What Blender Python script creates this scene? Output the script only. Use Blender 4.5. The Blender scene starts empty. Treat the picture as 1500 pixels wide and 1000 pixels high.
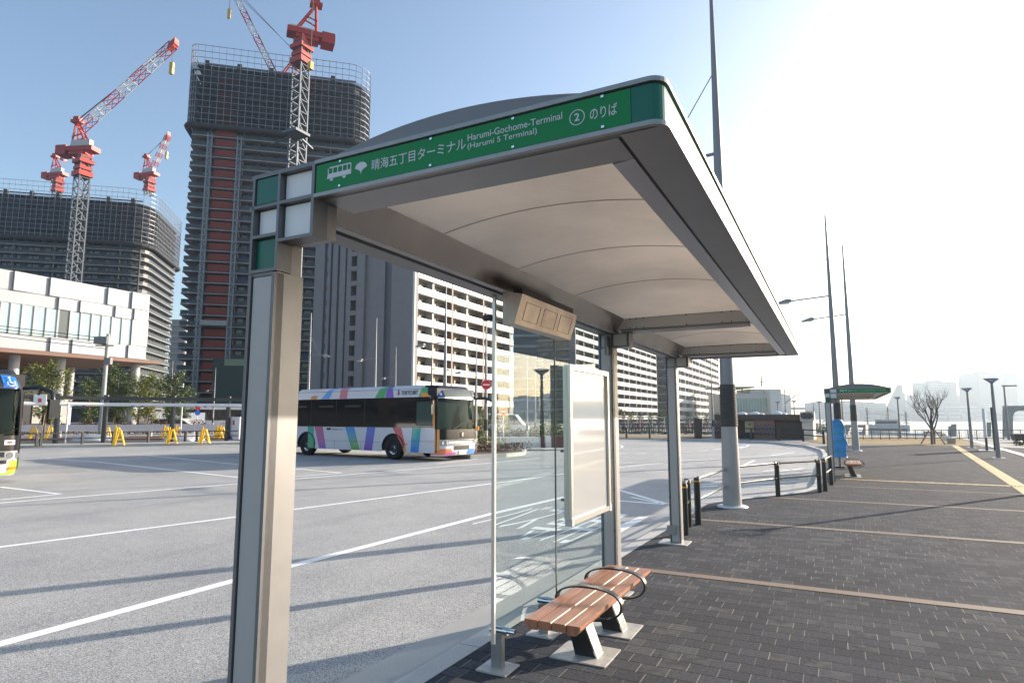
import bpy, math, random
from mathutils import Vector, Matrix
rad = math.radians
random.seed(7)
scene = bpy.context.scene
col = scene.collection
# ------------------------------------------------------------ camera
F_PX, CAMH, PITCH, YAW = 908.0, 1.62, rad(6.97), rad(27.3)
cam_d = bpy.data.cameras.new('camera'); cam = bpy.data.objects.new('camera', cam_d); col.objects.link(cam)
cam.location = (0, 0, CAMH); cam.rotation_euler = (rad(90) + PITCH, 0, YAW)
cam_d.sensor_width = 36; cam_d.lens = F_PX / 1500 * 36; cam_d.clip_start = 0.05; cam_d.clip_end = 9000
scene.camera = cam
# ------------------------------------------------------------ sky, sun, exposure
SUN_AZ, SUN_EL = 33.0, 16.5          # azimuth clockwise from +Y
w = bpy.data.worlds.new('World'); scene.world = w; w.use_nodes = True
nt = w.node_tree; nt.nodes.clear()
sky = nt.nodes.new('ShaderNodeTexSky'); sky.sky_type = 'NISHITA'; sky.sun_disc = False
sky.sun_elevation = rad(SUN_EL); sky.sun_rotation = rad(SUN_AZ)
sky.air_density = 1.0; sky.dust_density = 1.6; sky.ozone_density = 2.2; sky.altitude = 0
bg = nt.nodes.new('ShaderNodeBackground'); bg.inputs[1].default_value = 0.15
wo = nt.nodes.new('ShaderNodeOutputWorld')
wb = nt.nodes.new('ShaderNodeMix'); wb.data_type = 'RGBA'; wb.blend_type = 'MULTIPLY'; wb.inputs[0].default_value = 1; wb.inputs[7].default_value = (1.07, 1.0, .93, 1)   # camera white balance
nt.links.new(sky.outputs[0], wb.inputs[6]); nt.links.new(wb.outputs[2], bg.inputs[0]); nt.links.new(bg.outputs[0], wo.inputs[0])
sl = bpy.data.lights.new('sun', 'SUN'); sl.energy = 5.0; sl.angle = rad(0.5); sl.color = (1.0, 0.88, 0.74)
sun = bpy.data.objects.new('sun', sl); col.objects.link(sun)
sd = Vector((math.sin(rad(SUN_AZ)) * math.cos(rad(SUN_EL)), math.cos(rad(SUN_AZ)) * math.cos(rad(SUN_EL)), math.sin(rad(SUN_EL))))
sun.rotation_euler = sd.to_track_quat('Z', 'Y').to_euler()
vs = scene.view_settings; scene.display_settings.display_device = 'sRGB'
vs.view_transform = 'Standard'; vs.look = 'None'; vs.gamma = 1; vs.use_curve_mapping = False; vs.exposure = 1.0
scene.cycles.max_bounces = 8; scene.cycles.transparent_max_bounces = 16; scene.cycles.volume_bounces = 0
scene.cycles.use_denoising = True
# ------------------------------------------------------------ surveyed points: ray through a photo point, cut by a real plane
_f = Vector((-math.sin(YAW), math.cos(YAW), 0)); R_ = Vector((math.cos(YAW), math.sin(YAW), 0))
FW = _f * math.cos(PITCH) + Vector((0, 0, math.sin(PITCH))); UP = -_f * math.sin(PITCH) + Vector((0, 0, math.cos(PITCH)))
C0 = Vector((0, 0, CAMH))
def ray(x, y): return FW + R_ * ((x - 750) / F_PX) + UP * ((500 - y) / F_PX)
def G(x, y, z=0.0): d = ray(x, y); return C0 + d * ((z - CAMH) / d.z)
def AX(x, y, X): d = ray(x, y); return C0 + d * (X / d.x)
def AY(x, y, Y): d = ray(x, y); return C0 + d * (Y / d.y)
def AD(x, y, D): return C0 + ray(x, y) * D
def AP(x, y, p, n):                    # plane through p with horizontal normal n
    d = ray(x, y); n = Vector(n); return C0 + d * ((Vector(p) - C0).dot(n) / d.dot(n))
# ------------------------------------------------------------ materials
MATS = {}
def S2L(c):
    return tuple(((v / 255) / 12.92 if v / 255 <= .04045 else ((v / 255 + .055) / 1.055) ** 2.4) for v in c)
def mat(name, c, rough=.6, metal=0., var=0., vs_=3., bump=0., bs=60., spec=.5, coat=0., trans=0., alpha=None, aniso=None):
    if name in MATS: return MATS[name]
    m = bpy.data.materials.new(name); m.use_nodes = True; n = m.node_tree; b = n.nodes['Principled BSDF']
    b.inputs['Base Color'].default_value = (*c, 1); b.inputs['Roughness'].default_value = rough
    b.inputs['Metallic'].default_value = metal; b.inputs['Specular IOR Level'].default_value = spec
    b.inputs['Coat Weight'].default_value = coat
    tc = n.nodes.new('ShaderNodeTexCoord')
    if var or bump:
        mp = n.nodes.new('ShaderNodeMapping'); n.links.new(tc.outputs['Object'], mp.inputs[0])
        if aniso: mp.inputs['Scale'].default_value = aniso
    if var:
        t = n.nodes.new('ShaderNodeTexNoise'); t.inputs['Scale'].default_value = vs_; t.inputs['Detail'].default_value = 5
        n.links.new(mp.outputs[0], t.inputs['Vector'])
        r = n.nodes.new('ShaderNodeMapRange'); r.inputs[1].default_value = .3; r.inputs[2].default_value = .7
        r.inputs[3].default_value = 1 - var; r.inputs[4].default_value = 1 + var
        n.links.new(t.outputs[0], r.inputs[0])
        mx = n.nodes.new('ShaderNodeMix'); mx.data_type = 'RGBA'; mx.blend_type = 'MULTIPLY'; mx.inputs[0].default_value = 1
        mx.inputs[6].default_value = (*c, 1); n.links.new(r.outputs[0], mx.inputs[7]); n.links.new(mx.outputs[2], b.inputs['Base Color'])
    if bump:
        t2 = n.nodes.new('ShaderNodeTexNoise'); t2.inputs['Scale'].default_value = bs; t2.inputs['Detail'].default_value = 4
        n.links.new(mp.outputs[0], t2.inputs['Vector'])
        bp = n.nodes.new('ShaderNodeBump'); bp.inputs['Strength'].default_value = bump; bp.inputs['Distance'].default_value = .01
        n.links.new(t2.outputs[0], bp.inputs['Height']); n.links.new(bp.outputs[0], b.inputs['Normal'])
    MATS[name] = m; return m
def emis_free_glass(name, tint, refl=.35, rough=0.0):
    """thin architectural glass: tinted transparency with fresnel reflection"""
    if name in MATS: return MATS[name]
    m = bpy.data.materials.new(name); m.use_nodes = True; n = m.node_tree; n.nodes.clear()
    o = n.nodes.new('ShaderNodeOutputMaterial'); mx = n.nodes.new('ShaderNodeMixShader')
    t = n.nodes.new('ShaderNodeBsdfTransparent'); t.inputs[0].default_value = (*tint, 1)
    g = n.nodes.new('ShaderNodeBsdfGlossy'); g.inputs['Roughness'].default_value = rough; g.inputs[0].default_value = (.80, .91, 1, 1)
    lw = n.nodes.new('ShaderNodeFresnel'); lw.inputs[0].default_value = 1.5
    ma = n.nodes.new('ShaderNodeMath'); ma.operation = 'MULTIPLY'; ma.inputs[1].default_value = refl
    n.links.new(lw.outputs[0], ma.inputs[0]); n.links.new(ma.outputs[0], mx.inputs[0])
    n.links.new(t.outputs[0], mx.inputs[1]); n.links.new(g.outputs[0], mx.inputs[2]); n.links.new(mx.outputs[0], o.inputs[0])
    MATS[name] = m; return m
class NB:
    """small node-expression helper"""
    def __init__(s, name):
        s.m = bpy.data.materials.new(name); s.m.use_nodes = True; s.n = s.m.node_tree; s.b = s.n.nodes['Principled BSDF']
        s.tc = s.n.nodes.new('ShaderNodeTexCoord'); MATS[name] = s.m
    def _in(s, sock, v):
        if isinstance(v, (int, float)): sock.default_value = v
        elif isinstance(v, tuple): sock.default_value = v if len(v) == len(sock.default_value) else (*v, 1)
        else: s.n.links.new(v, sock)
    def M(s, op, a, b=0., c=0.):
        q = s.n.nodes.new('ShaderNodeMath'); q.operation = op
        s._in(q.inputs[0], a); s._in(q.inputs[1], b)
        if op in ('MULTIPLY_ADD', 'COMPARE'): s._in(q.inputs[2], c)
        return q.outputs[0]
    def noise(s, vec, scale, detail=4, rough=.5):
        t = s.n.nodes.new('ShaderNodeTexNoise'); s._in(t.inputs['Scale'], scale); t.inputs['Detail'].default_value = detail
        t.inputs['Roughness'].default_value = rough; s.n.links.new(vec, t.inputs['Vector']); return t.outputs[0]
    def white(s, vec):
        t = s.n.nodes.new('ShaderNodeTexWhiteNoise'); t.noise_dimensions = '3D'; s.n.links.new(vec, t.inputs[0]); return t.outputs[0]
    def comb(s, x, y, z=0.):
        t = s.n.nodes.new('ShaderNodeCombineXYZ'); s._in(t.inputs[0], x); s._in(t.inputs[1], y); s._in(t.inputs[2], z); return t.outputs[0]
    def sep(s, v):
        t = s.n.nodes.new('ShaderNodeSeparateXYZ'); s.n.links.new(v, t.inputs[0]); return t.outputs
    def mix(s, f, a, b, mode='MIX'):
        t = s.n.nodes.new('ShaderNodeMix'); t.data_type = 'RGBA'; t.blend_type = mode
        s._in(t.inputs[0], f); s._in(t.inputs[6], a); s._in(t.inputs[7], b); return t.outputs[2]
    def mr(s, v, a, b, c, d):
        t = s.n.nodes.new('ShaderNodeMapRange'); s._in(t.inputs[0], v)
        for i, q in enumerate((a, b, c, d)): t.inputs[i + 1].default_value = q
        return t.outputs[0]
    def ramp(s, v, stops):
        t = s.n.nodes.new('ShaderNodeValToRGB'); s.n.links.new(v, t.inputs[0]); e = t.color_ramp.elements
        while len(e) < len(stops): e.new(.5)
        for k, (p, c) in enumerate(stops): e[k].position = p; e[k].color = (*c, 1)
        return t.outputs[0]
    def bump(s, h, strength=.5, dist=.01):
        t = s.n.nodes.new('ShaderNodeBump'); t.inputs['Strength'].default_value = strength; t.inputs['Distance'].default_value = dist
        s.n.links.new(h, t.inputs['Height']); s.n.links.new(t.outputs[0], s.b.inputs['Normal'])
    def color(s, v): s._in(s.b.inputs['Base Color'], v)
    def set(s, **k):
        for a, v in k.items(): s._in(s.b.inputs[a.replace('_', ' ')], v)
        return s.m
# ------------------------------------------------------------ mesh builder
class MB:
    def __init__(s, xf=None): s.v = []; s.f = []; s.sm = []; s.mi = []; s.cur = 0; s.xf = xf
    def add(s, vs_, fs, smooth=False):
        o = len(s.v); s.v += [Vector(p) if s.xf is None else s.xf @ Vector(p) for p in vs_]
        for f in fs: s.f.append(tuple(i + o for i in f)); s.sm.append(smooth); s.mi.append(s.cur)
        return s
    def box(s, a, b):
        x0, x1 = sorted((a[0], b[0])); y0, y1 = sorted((a[1], b[1])); z0, z1 = sorted((a[2], b[2]))
        return s.add([(x0, y0, z0), (x1, y0, z0), (x1, y1, z0), (x0, y1, z0), (x0, y0, z1), (x1, y0, z1), (x1, y1, z1), (x0, y1, z1)],
                     [(0, 3, 2, 1), (4, 5, 6, 7), (0, 1, 5, 4), (1, 2, 6, 5), (2, 3, 7, 6), (3, 0, 4, 7)])
    def obox(s, c, u, v, wv):          # oriented box: centre and half-axis vectors
        c, u, v, wv = Vector(c), Vector(u), Vector(v), Vector(wv)
        P = [c + u * i + v * j + wv * k for k in (-1, 1) for (i, j) in ((-1, -1), (1, -1), (1, 1), (-1, 1))]
        return s.add(P, [(0, 3, 2, 1), (4, 5, 6, 7), (0, 1, 5, 4), (1, 2, 6, 5), (2, 3, 7, 6), (3, 0, 4, 7)])
    def bar(s, p, q, wd, h=None, up=(0, 0, 1)):
        p, q = Vector(p), Vector(q); d = (q - p); L = d.length
        if L < 1e-6: return s
        d /= L; up = Vector(up)
        if abs(d.dot(up)) > .95: up = Vector((1, 0, 0)) if abs(d.x) < .9 else Vector((0, 1, 0))
        sd_ = d.cross(up).normalized(); u2 = sd_.cross(d); h = wd if h is None else h
        return s.obox((p + q) / 2, d * L / 2, sd_ * wd / 2, u2 * h / 2)
    def tube(s, pts, r, n=10, caps=True, smooth=True, closed=False):
        pts = [Vector(p) for p in pts]; rs = r if isinstance(r, (list, tuple)) else [r] * len(pts)
        vs_ = []; N = len(pts); prev = None
        for i, p in enumerate(pts):
            if closed: t = (pts[(i + 1) % N] - pts[i - 1])
            else: t = pts[min(i + 1, N - 1)] - pts[max(i - 1, 0)]
            t = t.normalized() if t.length > 1e-9 else Vector((0, 0, 1))
            if prev is None:
                a = Vector((0, 0, 1)) if abs(t.z) < .9 else Vector((1, 0, 0)); x = t.cross(a).normalized()
            else:
                x = (prev - t * prev.dot(t))
                x = x.normalized() if x.length > 1e-6 else t.cross(Vector((0, 0, 1))).normalized()
            prev = x; y = t.cross(x)
            for k in range(n):
                an = 2 * math.pi * k / n; vs_.append(p + (x * math.cos(an) + y * math.sin(an)) * rs[i])
        fs = []
        for i in range(N if closed else N - 1):
            j = (i + 1) % N
            for k in range(n): fs.append((i * n + k, i * n + (k + 1) % n, j * n + (k + 1) % n, j * n + k))
        s.add(vs_, fs, smooth)
        if caps and not closed:
            s.add(vs_[:n], [tuple(range(n))[::-1]]); s.add(vs_[-n:], [tuple(range(n))])
        return s
    def cyl(s, c, r, h, n=20, r2=None): return s.tube([c, (c[0], c[1], c[2] + h)], [r, r if r2 is None else r2], n)
    def prism(s, poly, z0, z1, cap0=True):       # poly in XY, CCW
        n = len(poly); vs_ = [(p[0], p[1], z0) for p in poly] + [(p[0], p[1], z1) for p in poly]
        fs = [(i, (i + 1) % n, n + (i + 1) % n, n + i) for i in range(n)] + [tuple(range(n, 2 * n))]
        if cap0: fs.append(tuple(range(n))[::-1])
        return s.add(vs_, fs)
    def extr(s, poly, o, u, v, d):     # polygon in plane (o,u,v) extruded along vector d
        o, u, v, d = Vector(o), Vector(u), Vector(v), Vector(d); n = len(poly)
        a = [o + u * p[0] + v * p[1] for p in poly]; b = [p + d for p in a]
        return s.add(a + b, [tuple(range(n))[::-1], tuple(range(n, 2 * n))] + [(i, (i + 1) % n, n + (i + 1) % n, n + i) for i in range(n)])
    def lathe(s, prof, c=(0, 0, 0), n=24, axis='z'):
        vs_ = []; c = Vector(c)
        for (r, h) in prof:
            for k in range(n):
                a = 2 * math.pi * k / n; x, y = r * math.cos(a), r * math.sin(a)
                vs_.append(c + (Vector((x, y, h)) if axis == 'z' else Vector((x, h, y)) if axis == 'y' else Vector((h, x, y))))
        fs = [(i * n + k, i * n + (k + 1) % n, (i + 1) * n + (k + 1) % n, (i + 1) * n + k) for i in range(len(prof) - 1) for k in range(n)]
        return s.add(vs_, fs, True)
    def quad(s, a, b, c, d): return s.add([a, b, c, d], [(0, 1, 2, 3)])
    def grid(s, fn, nu, nv, smooth=True):
        vs_ = [fn(i / nu, j / nv) for j in range(nv + 1) for i in range(nu + 1)]
        return s.add(vs_, [(j * (nu + 1) + i, j * (nu + 1) + i + 1, (j + 1) * (nu + 1) + i + 1, (j + 1) * (nu + 1) + i) for j in range(nv) for i in range(nu)], smooth)
    def strip(s, path, z0, z1, o0, o1):          # band following an XY path, offset outwards (left-hand side negative)
        n = len(path); P = [Vector((p[0], p[1], 0)) for p in path]; vs_ = []
        for i in range(n):
            t = (P[min(i + 1, n - 1)] - P[max(i - 1, 0)]).normalized(); nr = Vector((t.y, -t.x, 0))
            for (o, z) in ((o0, z0), (o1, z0), (o1, z1), (o0, z1)): q = P[i] + nr * o; vs_.append((q.x, q.y, z))
        fs = [(i * 4 + k, i * 4 + (k + 1) % 4, (i + 1) * 4 + (k + 1) % 4, (i + 1) * 4 + k) for i in range(n - 1) for k in range(4)]
        return s.add(vs_, fs + [(0, 3, 2, 1), ((n - 1) * 4, (n - 1) * 4 + 1, (n - 1) * 4 + 2, (n - 1) * 4 + 3)])
    def mesh(s, name, mats, inv=None):
        me = bpy.data.meshes.new(name)
        me.from_pydata([tuple(inv @ p) if inv else tuple(p) for p in s.v], [], s.f)
        for m in (mats if isinstance(mats, (list, tuple)) else [mats]): me.materials.append(m)
        me.polygons.foreach_set('use_smooth', s.sm); me.polygons.foreach_set('material_index', s.mi); me.update()
        return me
    def build(s, name, mats, parent=None, label=None, kind=None):
        inv = ROOT[parent.name].inverted() if parent is not None and parent.name in ROOT else None
        o = bpy.data.objects.new(name, s.mesh(name, mats, inv)); col.objects.link(o)
        if parent is not None: o.parent = parent; ROOT[o.name] = ROOT.get(parent.name, Matrix())
        if label: o['label'] = label
        if kind: o['kind'] = kind
        return o
ROOT = {}
def tag(o, label, cat, group=None):
    o['label'] = label; o['category'] = cat
    if group: o['group'] = group
    return o
def thing(name, label, cat, loc=(0, 0, 0), rz=0., group=None, world=False):
    """Empty at the thing's base. world=True: part meshes are given in world coordinates."""
    o = bpy.data.objects.new(name, None); col.objects.link(o); o.location = loc; o.rotation_euler = (0, 0, rz); o.empty_display_size = .3
    tag(o, label, cat, group)
    ROOT[o.name] = (Matrix.Translation(Vector(loc)) @ Matrix.Rotation(rz, 4, 'Z')) if world else Matrix()
    return o
def struct(name, mb, m): return mb.build(name, m, kind='structure')
def solo(name, mb, m, label, cat, loc=None, rz=0., group=None, world=True):
    if loc is None: loc = (sum((p for p in mb.v), Vector()) / max(1, len(mb.v))); loc.z = min(p.z for p in mb.v)
    inv = (Matrix.Translation(Vector(loc)) @ Matrix.Rotation(rz, 4, 'Z')).inverted() if world else None
    o = bpy.data.objects.new(name, mb.mesh(name, m, inv)); col.objects.link(o); o.location = loc; o.rotation_euler = (0, 0, rz)
    return tag(o, label, cat, group)
def kids(o): return [c for c in KID.get(o.name, [])]
def copy_tree(o, parent=None):
    c = o.copy(); col.objects.link(c)
    if parent is not None: c.parent = parent
    for ch in [x for x in col.objects if x.parent == o]: copy_tree(ch, c)
    return c
def dup(o, loc, rz=None, label=None, group=None, scale=None):
    c = copy_tree(o); c.location = loc
    if rz is not None: c.rotation_euler = (0, 0, rz)
    if label: c['label'] = label
    if group: c['group'] = group; o['group'] = group
    if scale: c.scale = (scale,) * 3 if isinstance(scale, (int, float)) else scale
    return c
def many(parent, name, meshes_xf, mats, limit=100, near=None, label=None):
    """meshes_xf: list of (MB at origin, world Matrix). The first `limit` become parts, the rest one stuff part."""
    it = list(meshes_xf)
    if near is not None: it.sort(key=near)
    inv = ROOT.get(parent.name, Matrix()).inverted()
    cache = {}
    for mb, M in it[:limit]:
        if id(mb) not in cache: cache[id(mb)] = mb.mesh(name, mats)
        o = bpy.data.objects.new(name, cache[id(mb)]); col.objects.link(o); o.parent = parent; o.matrix_local = inv @ M
    if len(it) > limit:
        big = MB()
        for mb, M in it[limit:]:
            off = len(big.v); big.v += [M @ p for p in mb.v]; big.f += [tuple(i + off for i in f) for f in mb.f]; big.sm += mb.sm; big.mi += mb.mi
        big.build(name, mats, parent, kind='stuff')
def text_mb(body, m, name, parent, origin, u, v, width=None, height=None, depth=.002, bold=0., anchor='l', kind=None, solo_tag=None):
    """lettering as a thin mesh: origin = lower left, u/v unit directions of reading and of height"""
    cu = bpy.data.curves.new('lettering', 'FONT'); cu.body = body; cu.size = 1.; cu.extrude = 0.; cu.offset = bold
    if len(body) > 12: cu.resolution_u = 3
    to = bpy.data.objects.new('lettering', cu); col.objects.link(to)
    me = bpy.data.meshes.new_from_object(to); bpy.data.objects.remove(to); bpy.data.curves.remove(cu)
    xs = [q.co.x for q in me.vertices]; ys = [q.co.y for q in me.vertices]
    x0, x1, y0, y1 = min(xs), max(xs), min(ys), max(ys)
    sx = (width / (x1 - x0)) if width else None; sy = (height / (y1 - y0)) if height else None
    if sx is None: sx = sy
    if sy is None: sy = sx
    u, v, o = Vector(u), Vector(v), Vector(origin); nn = u.cross(v).normalized()
    if anchor == 'c': o = o - u * (x1 - x0) * sx / 2
    mb = MB(); P = [o + u * ((q.co.x - x0) * sx) + v * ((q.co.y - y0) * sy) + nn * depth for q in me.vertices]
    mb.add(P, [tuple(p.vertices) for p in me.polygons])
    bpy.data.meshes.remove(me)
    if parent is None: return mb
    return mb.build(name, m, parent, kind=kind)
# ================================================================ SURFACE MATERIALS
def m_asphalt():
    q = NB('asphalt'); o = q.tc.outputs['Object']
    a = q.noise(o, 130., 3, .7); b = q.noise(o, .35, 5, .6); c = q.noise(o, 2.2, 4)
    g = q.ramp(a, [(.36, (.030, .031, .034)), (.47, (.105, .107, .112)), (.60, (.235, .235, .236))])
    g = q.mix(q.mr(b, .32, .68, 0, 1), g, (.74, .76, .79), 'MULTIPLY'); x, y, z = q.sep(o)[:3]
    st = q.noise(q.comb(q.M('MULTIPLY', x, 1.2), q.M('MULTIPLY', y, .07)), 1.0, 3)       # long tyre-worn streaks
    g = q.mix(q.mr(st, .55, .75, 0, .5), g, (.70, .71, .73), 'MULTIPLY')
    g = q.mix(q.mr(c, .4, .7, 0, .35), g, (.8, .8, .8), 'MULTIPLY')
    g = q.mix(1., g, (3.05, 2.96, 2.76), 'MULTIPLY')
    q.color(g); q.bump(a, .55, .006); return q.set(Roughness=.82)
def m_paver():
    q = NB('pavers'); o = q.tc.outputs['Object']; x, y, z = q.sep(o)[:3]
    RP, BW_ = .152, .19
    row = q.M('FLOOR', q.M('DIVIDE', y, RP))
    jit = q.M('MULTIPLY', q.M('SUBTRACT', q.white(q.comb(row, 3.3)), .5), .22)
    u = q.M('ADD', q.M('ADD', q.M('DIVIDE', x, BW_), q.M('MULTIPLY', q.M('MODULO', q.M('ABSOLUTE', row), 2.), .5)), jit)
    fu = q.M('FRACT', u); cu = q.M('FLOOR', u); fy = q.M('FRACT', q.M('DIVIDE', y, RP))
    cell = q.white(q.comb(cu, row)); cell2 = q.white(q.comb(row, cu, 5.))
    jv = q.M('LESS_THAN', fu, .026); jh = q.M('LESS_THAN', q.M('ADD', fy, q.M('MULTIPLY', q.noise(o, 60., 2), .03)), .068)
    base = q.ramp(cell, [(0, (.046, .048, .054)), (.45, (.053, .055, .062)), (.9, (.061, .063, .070)), (1., (.080, .081, .088))])
    n1 = q.noise(o, 48., 5, .85); base = q.mix(q.mr(n1, .30, .60, 0, 1), q.mix(1., base, (.50, .50, .51), 'MULTIPLY'), q.mix(1., base, (1.75, 1.73, 1.70), 'MULTIPLY'))
    n2 = q.noise(o, .8, 5); base = q.mix(q.mr(n2, .35, .7, 0, .6), base, (1.25, 1.23, 1.2), 'MULTIPLY')
    n3 = q.noise(o, 9., 4); base = q.mix(q.M('MULTIPLY', q.M('GREATER_THAN', cell2, .80), q.mr(n3, .42, .62, 0, .75)), base, (.125, .123, .122))
    far = q.mr(y, 8, 26, 1, .35)
    base = q.mix(q.M('MULTIPLY', jh, .9), base, (.016, .016, .017))
    patch = q.mr(q.noise(o, .9, 3), .32, .55, .35, 1.)
    js = q.M('MULTIPLY', q.M('MULTIPLY', q.M('MULTIPLY', jv, q.mr(cell2, .05, .95, .1, 1.)), far), patch)
    base = q.mix(js, base, (.50, .46, .38))
    base = q.mix(q.M('MULTIPLY', jv, .25), base, (.10, .095, .085))
    q.color(base)
    h = q.M('ADD', q.M('MULTIPLY', q.M('SUBTRACT', 1., q.M('MAXIMUM', jv, jh)), 1.), q.M('MULTIPLY', n1, .55))
    q.bump(h, .7, .004); return q.set(Roughness=.95, Specular_IOR_Level=.06)
def m_stone(name, c, joint=None, var=.12):
    q = NB(name); o = q.tc.outputs['Object']; x, y, z = q.sep(o)[:3]
    n1 = q.noise(o, 90., 3, .6); n2 = q.noise(o, 1.1, 5)
    g = q.mix(q.mr(n1, .35, .65, 0, 1), c, tuple(v * (1 + var * 1.5) for v in c)); g = q.mix(q.mr(n2, .35, .65, 0, .8), g, (.82, .81, .79), 'MULTIPLY')
    if joint:
        j = q.M('LESS_THAN', q.M('FRACT', q.M('DIVIDE', y, joint)), .008 / joint); g = q.mix(j, g, (.10, .10, .10))
    q.color(g); q.bump(n1, .2, .003); return q.set(Roughness=.75)
def m_mark():
    q = NB('road_paint'); o = q.tc.outputs['Object']; n = q.noise(o, 45., 5, .75); n2 = q.noise(o, 1.3, 3)
    g = q.mix(q.mr(n, .56, .64, 0, .7), (.92, .92, .90), (.42, .42, .41)); g = q.mix(q.mr(n2, .4, .7, 0, .5), g, (.82, .82, .82), 'MULTIPLY')
    q.color(g); q.bump(n, .3, .002); return q.set(Roughness=.6)
def m_grass():
    q = NB('dry_lawn'); o = q.tc.outputs['Object']; n = q.noise(o, 1.2, 6, .7); n2 = q.noise(o, 30., 4)
    g = q.ramp(n, [(.36, (.16, .15, .035)), (.46, (.33, .22, .08)), (.62, (.42, .28, .12))]); g = q.mix(q.mr(n2, .3, .7, 0, 1), g, (.6, .6, .55), 'MULTIPLY')
    q.color(g); q.bump(n2, .8, .04); return q.set(Roughness=.9)
def m_water():
    q = NB('bay_water'); o = q.tc.outputs['Object']; x, y, z = q.sep(o)[:3]
    n = q.noise(q.comb(x, y), .55, 5, .7)
    q.color((.03, .06, .075)); q.bump(n, 1., .5); return q.set(Roughness=.12)
ASPH, PAVE, MARK, GRASS, WATER = m_asphalt(), m_paver(), m_mark(), m_grass(), m_water()
CONC = m_stone('kerb_concrete', (.50, .485, .45), 1.0); CONC2 = m_stone('pale_concrete', (.43, .42, .39), None)
FARG = m_stone('far_ground', (.20, .19, .175), None); PATHM = m_stone('path_paving', (.26, .25, .24), None)
BROWNP = m_stone('brown_paver', (.20, .145, .105), .3)
# ================================================================ GROUND, ROAD, WATER
RZ = -.12
def V2(p): return (p.x, p.y)
# land with a shoreline; beyond it the bay
coast = [(-2500, -1500), (180, -1500), (120, -200), (60, 20), (34, 60), (6, 66.5), (-9, 67), (-9, 600), (-2500, 900)]
struct('ground', MB().prism(coast, -4., -.135), FARG)
wmb = MB()
wmb.add([(-3000, -1500, -3.1), (6000, -1500, -3.1), (6000, 7000, -3.1), (-3000, 7000, -3.1)], [(0, 1, 2, 3)])
struct('water', wmb, WATER)
PE = [(-2.37, -14), (-2.33, 3.3), (-2.29, 7.1), (-2.23, 10.4), (-2.21, 12.3), (-1.71, 13.36), (-1.18, 14.23), (-.66, 15.2), (-.45, 16.0), (-.36, 17.12), (-.35, 21.3), (-.36, 31.0), (-.55, 35.5), (-1.4, 40.4), (-3.4, 44.6), (-7.9, 48.6), (-15.4, 48.9), (-24, 47.5)]
CE = [(-3.02, -14), (-3.0, 3.3), (-2.95, 7.1), (-2.9, 9.5), (-2.84, 11.9), (-2.55, 12.75), (-2.0, 13.45), (-1.5, 14.3), (-1.12, 15.3), (-1.02, 16.6), (-.98, 21.3), (-.95, 30.8), (-.95, 35.3), (-1.72, 40.1), (-3.62, 44.3), (-7.98, 48.25), (-15.38, 48.55), (-24, 47.15)]
# outer flush kerb stone 0.16 wide along PE
pv = [(p[0] + .0, p[1]) for p in PE]
road = [(-95, -30), (40, -30)] + [(8, -14)] + [(p[0] + .1, p[1]) for p in CE] + [(-40, 62), (-95, 62)]
struct('road', MB().add([(p[0], p[1], RZ) for p in road], [tuple(range(len(road)))]), ASPH)
pave = pv[:14] + [(-1.1, 39.2), (.4, 42), (5.6, 44.0), (7.0, 44.3), (40, 8), (40, -14)]
struct('pavement', MB().prism([tuple(p) for p in pave][::-1], -.3, 0.), PAVE)
# kerb: inner stone and sloping apron slab
def ribbon(mb, A, B, za, zb):
    for i in range(len(A) - 1): mb.add([(*A[i], za), (*A[i + 1], za), (*B[i + 1], zb), (*B[i], zb)], [(0, 1, 2, 3)])
def offs(P, d):
    out = []
    for i, p in enumerate(P):
        a = Vector(P[max(i - 1, 0)]); b = Vector(P[min(i + 1, len(P) - 1)]); t = (b - a).normalized(); out.append((p[0] - t.y * d, p[1] + t.x * d))
    return out
kin = offs(PE, .17); kb = MB(); ribbon(kb, PE, kin, .004, .004); ribbon(kb, kin, offs(PE, .185), .004, -.085)
struct('kerb', kb, CONC)
ap = MB(); ribbon(ap, offs(PE, .185), CE, -.085, RZ + .006)
struct('gutter', ap, CONC2)
# right-hand path, lawn, promenade beyond the pavement
pth = [(-24, 47.5), (-15.4, 48.9), (-7.9, 48.6), (-3.4, 44.6), (-1.4, 40.4), (-1.1, 39.2), (.4, 42), (5.6, 44), (7, 44.3), (40, 8), (60, 20), (34, 59.6), (6, 66), (-9, 66.4), (-24, 66.4)]
struct('promenade', MB().prism(pth[::-1] if False else [tuple(p) for p in pth][::-1], -.3, -.004), PATHM)
law = [G(1243, 649), G(1262, 650.5), G(1330, 651.5), G(1396, 652.8), G(1437, 652.8), G(1409, 641.5), G(1330, 640), G(1243, 640)]
struct('lawn', MB().prism([V2(p) for p in law], -.05, .012), GRASS)
la2 = [(-26, 49.6), (-9.2, 49.6), (-9.2, 56), (-26, 56)]
struct('lawn', MB().prism(la2, -.05, .02), GRASS)
la3 = [(-2.0, 47.5), (-.2, 42.2), (.2, 46), (.2, 60), (-2.0, 60)]
struct('lawn', MB().prism(la3, -.05, .016), GRASS)
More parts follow.
